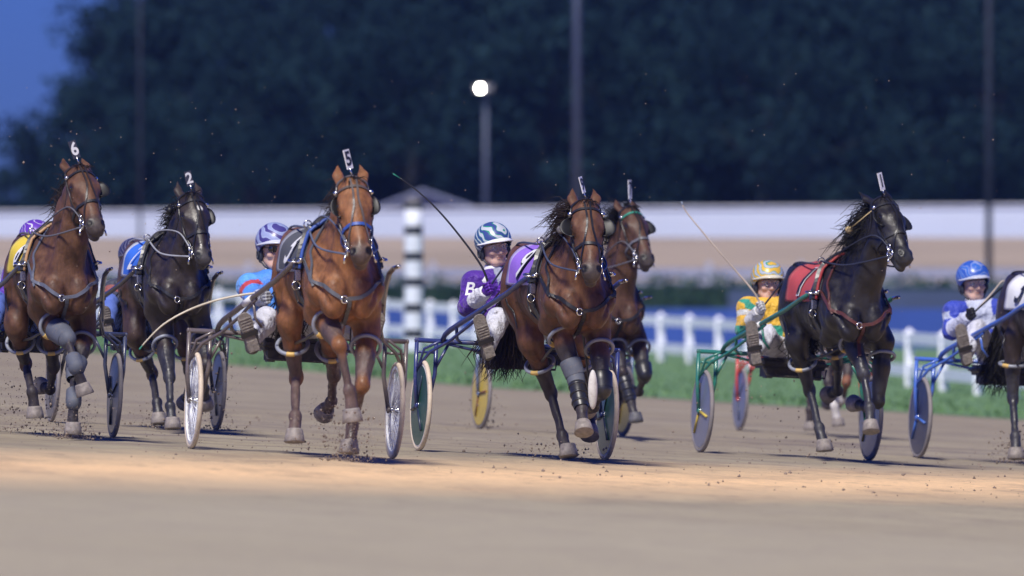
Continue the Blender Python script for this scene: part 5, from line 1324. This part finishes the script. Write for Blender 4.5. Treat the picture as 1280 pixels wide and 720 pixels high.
H['three'] = dict(label='dark brown horse at the right edge with a white number cloth, mostly outside the picture', seed=7, coat=(.030, .020, .018), h=.0115,
  poll=(1370, 240, 2.5), muz=(1392, 315, 2.9), face=15, FR=[(1310, 420, 2.12), (1318, 480, 1), (1322, 530, 1), (1325, 568, 1)], FL=[(1352, 425, 2.12), (1360, 480, 1), (1352, 510, -1), (1340, 512, -1)],
  HR=[(1266, 420, 1.12), (1266, 498, -1), (1269, 545, 1), (1270, 574, 1)], HL=[(1312, 420, 1.12), (1316, 480, -1), (1316, 520, -1), (1305, 530, -1)],
  pipe=BLK, cloth=('white', (.70, .71, .74), (.6, .6, .65)), num='3', numcol=INK, numout=None, strap=BLK, bridle=BLK, brow=BLK, nose=BLK, blink=(0, 0), plate=(1362, 206, '3', 10, True), rein=BLK, ml=.1, nm=40, tail=(.0, -.08), tw=.05, te=.8, tn=240)
H['far'] = dict(label='brown horse with white lower legs, mostly hidden behind the glossy black horse', seed=8, coat=(.16, .065, .035), h=.013,
  poll=(1072, 318, 2.3), muz=(1082, 362, 2.65), face=5, FR=[(1030, 440, 2.12), (1035, 478, 1), (1043, 508, 1), (1048, 533, 1)], FL=[(1062, 440, 2.12), (1058, 478, 1), (1054, 500, -1), (1046, 503, -1)],
  HR=[(1008, 440, 1.12), (1010, 480, -1), (1012, 512, 1), (1013, 538, 1)], HL=[(1040, 440, 1.12), (1042, 478, -1), (1040, 500, -1), (1034, 505, -1)], socks=('FR', 'FL'),
  pipe=BLK, cloth=('green', (.03, .25, .12), (.3, .4, .3)), num=None, numcol=INK, numout=None, strap=BLK, bridle=BLK, brow=BLK, nose=BLK, blink=(0, 0), plate=(1070, 300, '4', 10, True), rein=BLK, ml=.1, nm=20)

D = {}
D['five'] = dict(label='driver in light blue with dark glasses, seated behind the bright bay horse', seed=11, head=(344, 313), face=14, tilt=.0, elbR=(318, 372, .12), handR=(332, 372, .40), heel=(317, 436, .80), toe=(303, 390, .86), knee=(333, 398, .50),
   helmet=helmet_mat('helmet_violet_blue', (.06, .05, .22), (.34, .40, .60), (.28, .33, .55), 7), peak=('grey', (.50, .52, .6)), shades=True, paint=blue5, glove=GLV['g'])
D['nine'] = dict(label='driver in a purple jacket with a white letter B on the sleeve', seed=12, head=(618, 310), face=24, tilt=.12, sho=((592, 354, .08), (650, 349, .06)), elbR=(584, 384, .12), handR=(608, 364, .42), elbL=(658, 385, .12), handL=(630, 362, .45), heel=(612, 444, .80), toe=(597, 392, .86), knee=(622, 398, .50),
   helmet=helmet_mat('helmet_green_blue', (.04, .07, .25), (.02, .26, .17), (.50, .53, .60), 8), peak=('white', (.75, .75, .78)), paint=purple, glove=GLV['p'], letter='B', marks=((606, 351, .022, .034), (641, 349, .020, .03)))
D['one'] = dict(label='driver in green and yellow silks, seated behind the glossy black horse', seed=13, head=(960, 355), face=16, sho=((935, 385, .05), (982, 385, .05)), elbR=(930, 412, .12), handR=(950, 388, .42), heel=(945, 452, .80), toe=(938, 400, .86), knee=(958, 418, .50),
   helmet=helmet_mat('helmet_yellow_green', (.70, .42, .05), (.03, .30, .20), (.42, .45, .55), 8), peak=('cream', (.58, .54, .42)), paint=green1, glove=GLV['w'], collar=mat('yellow_collar', (.6, .45, .2), .6))
D['three'] = dict(label='driver in blue and white silks and helmet at the right edge', seed=14, head=(1217, 355), face=20, tilt=.06, sho=((1192, 390, .06), (1243, 388, .05)), elbR=(1189, 414, .12), handR=(1212, 395, .42), heel=(1210, 452, .80), toe=(1199, 404, .86), knee=(1222, 412, .50),
   helmet=helmet_mat('helmet_blue_pale', (.03, .10, .45), (.25, .32, .58), (.04, .14, .52), 7), peak=('silver', (.45, .48, .58)), paint=blue3, glove=GLV['k'])
D['six'] = dict(label='mostly hidden driver in purple helmet behind the horse with head number 6', seed=15, head=(45, 305), face=10, helmet=helmet_mat('helmet_purple', (.12, .04, .40), (.55, .55, .65), (.12, .04, .40), 6), peak=('violet', (.3, .25, .5)), paint=purp6, glove=GLV['k'], pants=mat('blue_trousers', (.10, .16, .5), .6, bump=.5, bscale=22))
D['two'] = dict(label='driver in dark silks and blue trousers behind the nearly black horse', seed=16, head=(168, 326), face=10, elbR=(138, 375, .1), helmet=helmet_mat('helmet_dark', (.03, .03, .08), (.2, .2, .3), (.03, .03, .08), 6), peak=('dark', (.1, .1, .15)), paint=dark2, glove=GLV['g'], pants=MATS['blue_trousers'])

T_WHITE = mat('tyre_white', (.72, .70, .68), .6, dirt=.3); T_GREY = mat('tyre_grey', (.22, .20, .20), .75, dirt=.5); T_DARK = mat('tyre_dark', (.10, .095, .10), .75, dirt=.6); T_CREAM = mat('tyre_cream', (.62, .52, .40), .6, dirt=.4)
R_ST = mat('rim_alloy', (.5, .5, .55), .3, .8); R_WH = mat('rim_white', (.8, .8, .8), .4); R_DK = mat('rim_dark', (.05, .06, .09), .4)
DC = lambda n, c: mat('cover_' + n, c, .30, noise=.08, coat=.3, dirt=.25)
SK = {
 'six': dict(label='sulky with dark wheel covers behind the horse with head number 6', frame=('dark_blue_grey', (.05, .06, .11)), tyre=T_GREY, rim=R_DK, disc=DC('slate', (.035, .042, .075)), vane=(mat('vane_dark', (.02, .02, .03), .5), .4)),
 'two': dict(label='sulky with grey dusty wheels behind the nearly black horse', frame=('black_paint', (.03, .03, .045)), tyre=T_GREY, rim=R_DK, disc=DC('dusty_grey', (.10, .10, .125)), vane=(mat('vane_dark', (.02, .02, .03), .5), 1.0)),
 'five': dict(label='sulky with brown frame and white spoked wheels behind the bright bay horse', frame=('brown', (.13, .105, .10)), tyre=T_CREAM, rim=R_WH, disc=None, spokes=40, sr=.003, spokem=mat('spoke_white', (.8, .82, .86), .4), sleeve=True, veil=True),
 'nine': dict(label='sulky with navy frame, cream tyres and dark green wheel covers', frame=('navy', (.028, .04, .16)), tyre=T_CREAM, rim=R_WH, disc=DC('green', (.020, .085, .055)), vane=(mat('vane_navy', (.02, .03, .06), .4), 1.2)),
 'seven': dict(label='sulky with yellow wheel covers behind the horse with head number 7', frame=('steel_blue', (.12, .17, .30)), tyre=T_GREY, rim=R_DK, disc=DC('yellow', (.62, .46, .06)), vane=(mat('vane_brown', (.15, .06, .03), .5), 2.2)),
 'one': dict(label='sulky with green frame and pale blue wheel covers behind the glossy black horse', frame=('green', (.02, .17, .13)), tyre=T_GREY, rim=R_ST, disc=DC('pale_blue', (.17, .185, .27)), vane=(mat('vane_yellow', (.5, .38, .06), .5), 1.9), sleeve=True),
 'three': dict(label='sulky with bright blue frame and dark blue wheel covers at the right edge', frame=('bright_blue', (.055, .14, .52)), tyre=T_GREY, rim=R_DK, disc=DC('deep_blue', (.03, .035, .075)), vane=(mat('vane_blue', (.05, .13, .45), .4), 1.9)),
 'far': dict(label='sulky with a red fork and blue grey wheel covers, behind the others', frame=('red', (.55, .06, .05)), tyre=T_GREY, rim=R_DK, disc=DC('blue_grey', (.13, .16, .28)), vane=(mat('vane_slate', (.05, .06, .1), .5), .8)),
}
ONLY = globals().get('ONLY', list(RC))
for key in ONLY:
    r = RC[key]; hands = {-1: (.42, -.12, 1.15), 1: (.42, .12, 1.15)}
    if key in D: dd = driver(r, D[key]); hands = dd['hnd']; D[key]['out'] = dd
    H[key]['hand'] = (hands[-1], hands[1]); hh = horse(r, H[key]); sulky(r, SK[key])

WH = {
 'five': (dict(base=(325, 366, .45), pts=[(300, 369, .45), (268, 376, .45), (235, 388, .5), (205, 405, .5), (184, 425, .5), (174, 437, .5)], col=('cream', (.60, .54, .42)), tip=GRN), 'cream whip curving low to the left from the light blue driver'),
 'nine': (dict(base=(612, 362, .45), pts=[(602, 333, .45), (570, 289, .4), (540, 255, .35), (512, 231, .3), (491, 217, .3)], col=('black', (.02, .02, .025)), tip=GRN), 'thin black whip raised to the upper left by the purple driver'),
 'one': (dict(base=(952, 386, .45), pts=[(943, 366, .45), (915, 333, .4), (885, 298, .35), (858, 265, .3), (852, 252, .3)], col=('tan', (.50, .42, .34)), tip=('pale_blue', (.4, .5, .65))), 'long tan whip raised to the upper left by the green and yellow driver'),
 'three': (dict(base=(1214, 394, .45), pts=[(1228, 380, .45), (1242, 364, .45), (1252, 352, .45), (1256, 353, .45), (1257, 361, .45)], col=('tan', (.55, .46, .36)), tip=('tan2', (.5, .42, .34))), 'short bent tan whip in the black glove of the blue and white driver')}
for key in WH:
    if key in ONLY: whip(RC[key], WH[key][0], WH[key][1])

# ---------------------------------------------------------------- loose dirt
def clods(name, pts, sizes, m, label):
    base = [(0, 0, 1), (.9, 0, .2), (0, .8, .1), (-.8, .1, .3), (.1, -.9, 0), (.1, 0, -.8)]; fb = [(0, 1, 2), (0, 2, 3), (0, 3, 4), (0, 4, 1), (5, 2, 1), (5, 3, 2), (5, 4, 3), (5, 1, 4)]
    n = len(pts); B = np.array(base)[None] * np.array(sizes)[:, None, None] * rng.uniform(.6, 1.3, (n, 6, 3)); a = rng.uniform(0, 6.28, n); c, s = np.cos(a), np.sin(a)
    X = B[..., 0] * c[:, None] - B[..., 1] * s[:, None]; Y_ = B[..., 0] * s[:, None] + B[..., 1] * c[:, None]; V = np.stack([X, Y_, B[..., 2]], -1) + np.array(pts)[:, None, :]
    Fc = (np.array(fb)[None] + 6 * np.arange(n)[:, None, None]).reshape(-1, 3); o = mesh_obj(name, V.reshape(-1, 3), Fc, m, smooth=False); tag(o, label, 'dirt', kind='stuff')
DIRT = mat('dirt_clod', (.22, .17, .135), .95, noise=.4, scale=3); DIRTL = mat('dirt_light', (.42, .33, .26), .95, noise=.3, scale=3)
pts = []; sz = []
for i in range(700):
    y = rng.uniform(75, 104); x = rng.uniform(-5.2, 5.2) * y / 85; pts.append((x, y, gz(x, y) + rough(x, y) + .003)); sz.append(.005 + .014 * rng.random() ** 4)
clods('dirt_clods', pts, sz, DIRT, 'small brown clods of dirt lying on the harrowed track')
pts = []; sz = []
splash = [('five', (436, 558, 2.4), 700, .09, .14), ('five', (405, 515, .8), 70, .05, .06), ('five', (368, 556, 1.0), 60, .10, .05), ('six', (91, 540, 2.4), 560, .09, .13), ('six', (20, 515, .3), 600, .24, .18), ('two', (199, 530, 1.0), 360, .10, .08), ('two', (268, 505, .2), 320, .10, .22),
   ('nine', (712, 568, 1.0), 120, .18, .05), ('nine', (655, 560, .5), 90, .16, .06), ('one', (965, 520, .2), 110, .34, .16), ('one', (1035, 562, 1.2), 60, .12, .04), ('three', (1270, 565, 1.0), 520, .09, .09), ('seven', (606, 520, 0), 260, .10, .20), ('seven', (735, 535, .8), 60, .1, .06), ('five', (300, 480, -.5), 60, .5, .35), ('two', (130, 250, 2.8), 26, .42, .25), ('five', (400, 540, 1.6), 60, .3, .08)]
for key, q, n, sw, sh in splash:
    r = RC[key]; c = r.P(*q)
    for i in range(n):
        p = np.array([c[0] + rng.normal(0, .15), c[1] + rng.normal(0, sw), c[2] + rng.normal(0, sh)]); w = r.M @ Vector(p); g = gz(w.x, w.y) + rough(w.x, w.y)
        if w.z < g + .01: w.z = g + .012 + abs(rng.normal(0, .02))
        pts.append(tuple(w)); sz.append(.003 + .011 * rng.random() ** 4)
clods('flying_dirt', pts, sz, DIRT, 'brown clods of dirt thrown up behind hooves and wheels')
pts = []; sz = []
for key, q, n, sw, sh in splash[:14]:
    r = RC[key]; c = r.P(*q)
    for i in range(int(n * .9)):
        p = np.array([c[0] + rng.normal(0, .25), c[1] + rng.normal(0, sw * 1.7), c[2] + abs(rng.normal(0, sh * 1.5))]); w = r.M @ Vector(p)
        if w.z > gz(w.x, w.y) + .03: pts.append(tuple(w)); sz.append(rng.uniform(.0015, .0035))
for i in range(260):
    y = rng.uniform(74, 96); px = rng.uniform(0, 1280) if i % 3 else rng.uniform(60, 340); py = rng.uniform(90, 540) if i % 3 else rng.uniform(120, 560); d = at(px, py, y)
    if d.z > gz(d.x, d.y) + .05: pts.append(tuple(d)); sz.append(rng.uniform(.0025, .006))
clods('drifting_grit', pts, sz, DIRTL, 'pale specks of grit drifting in the air round the horses')
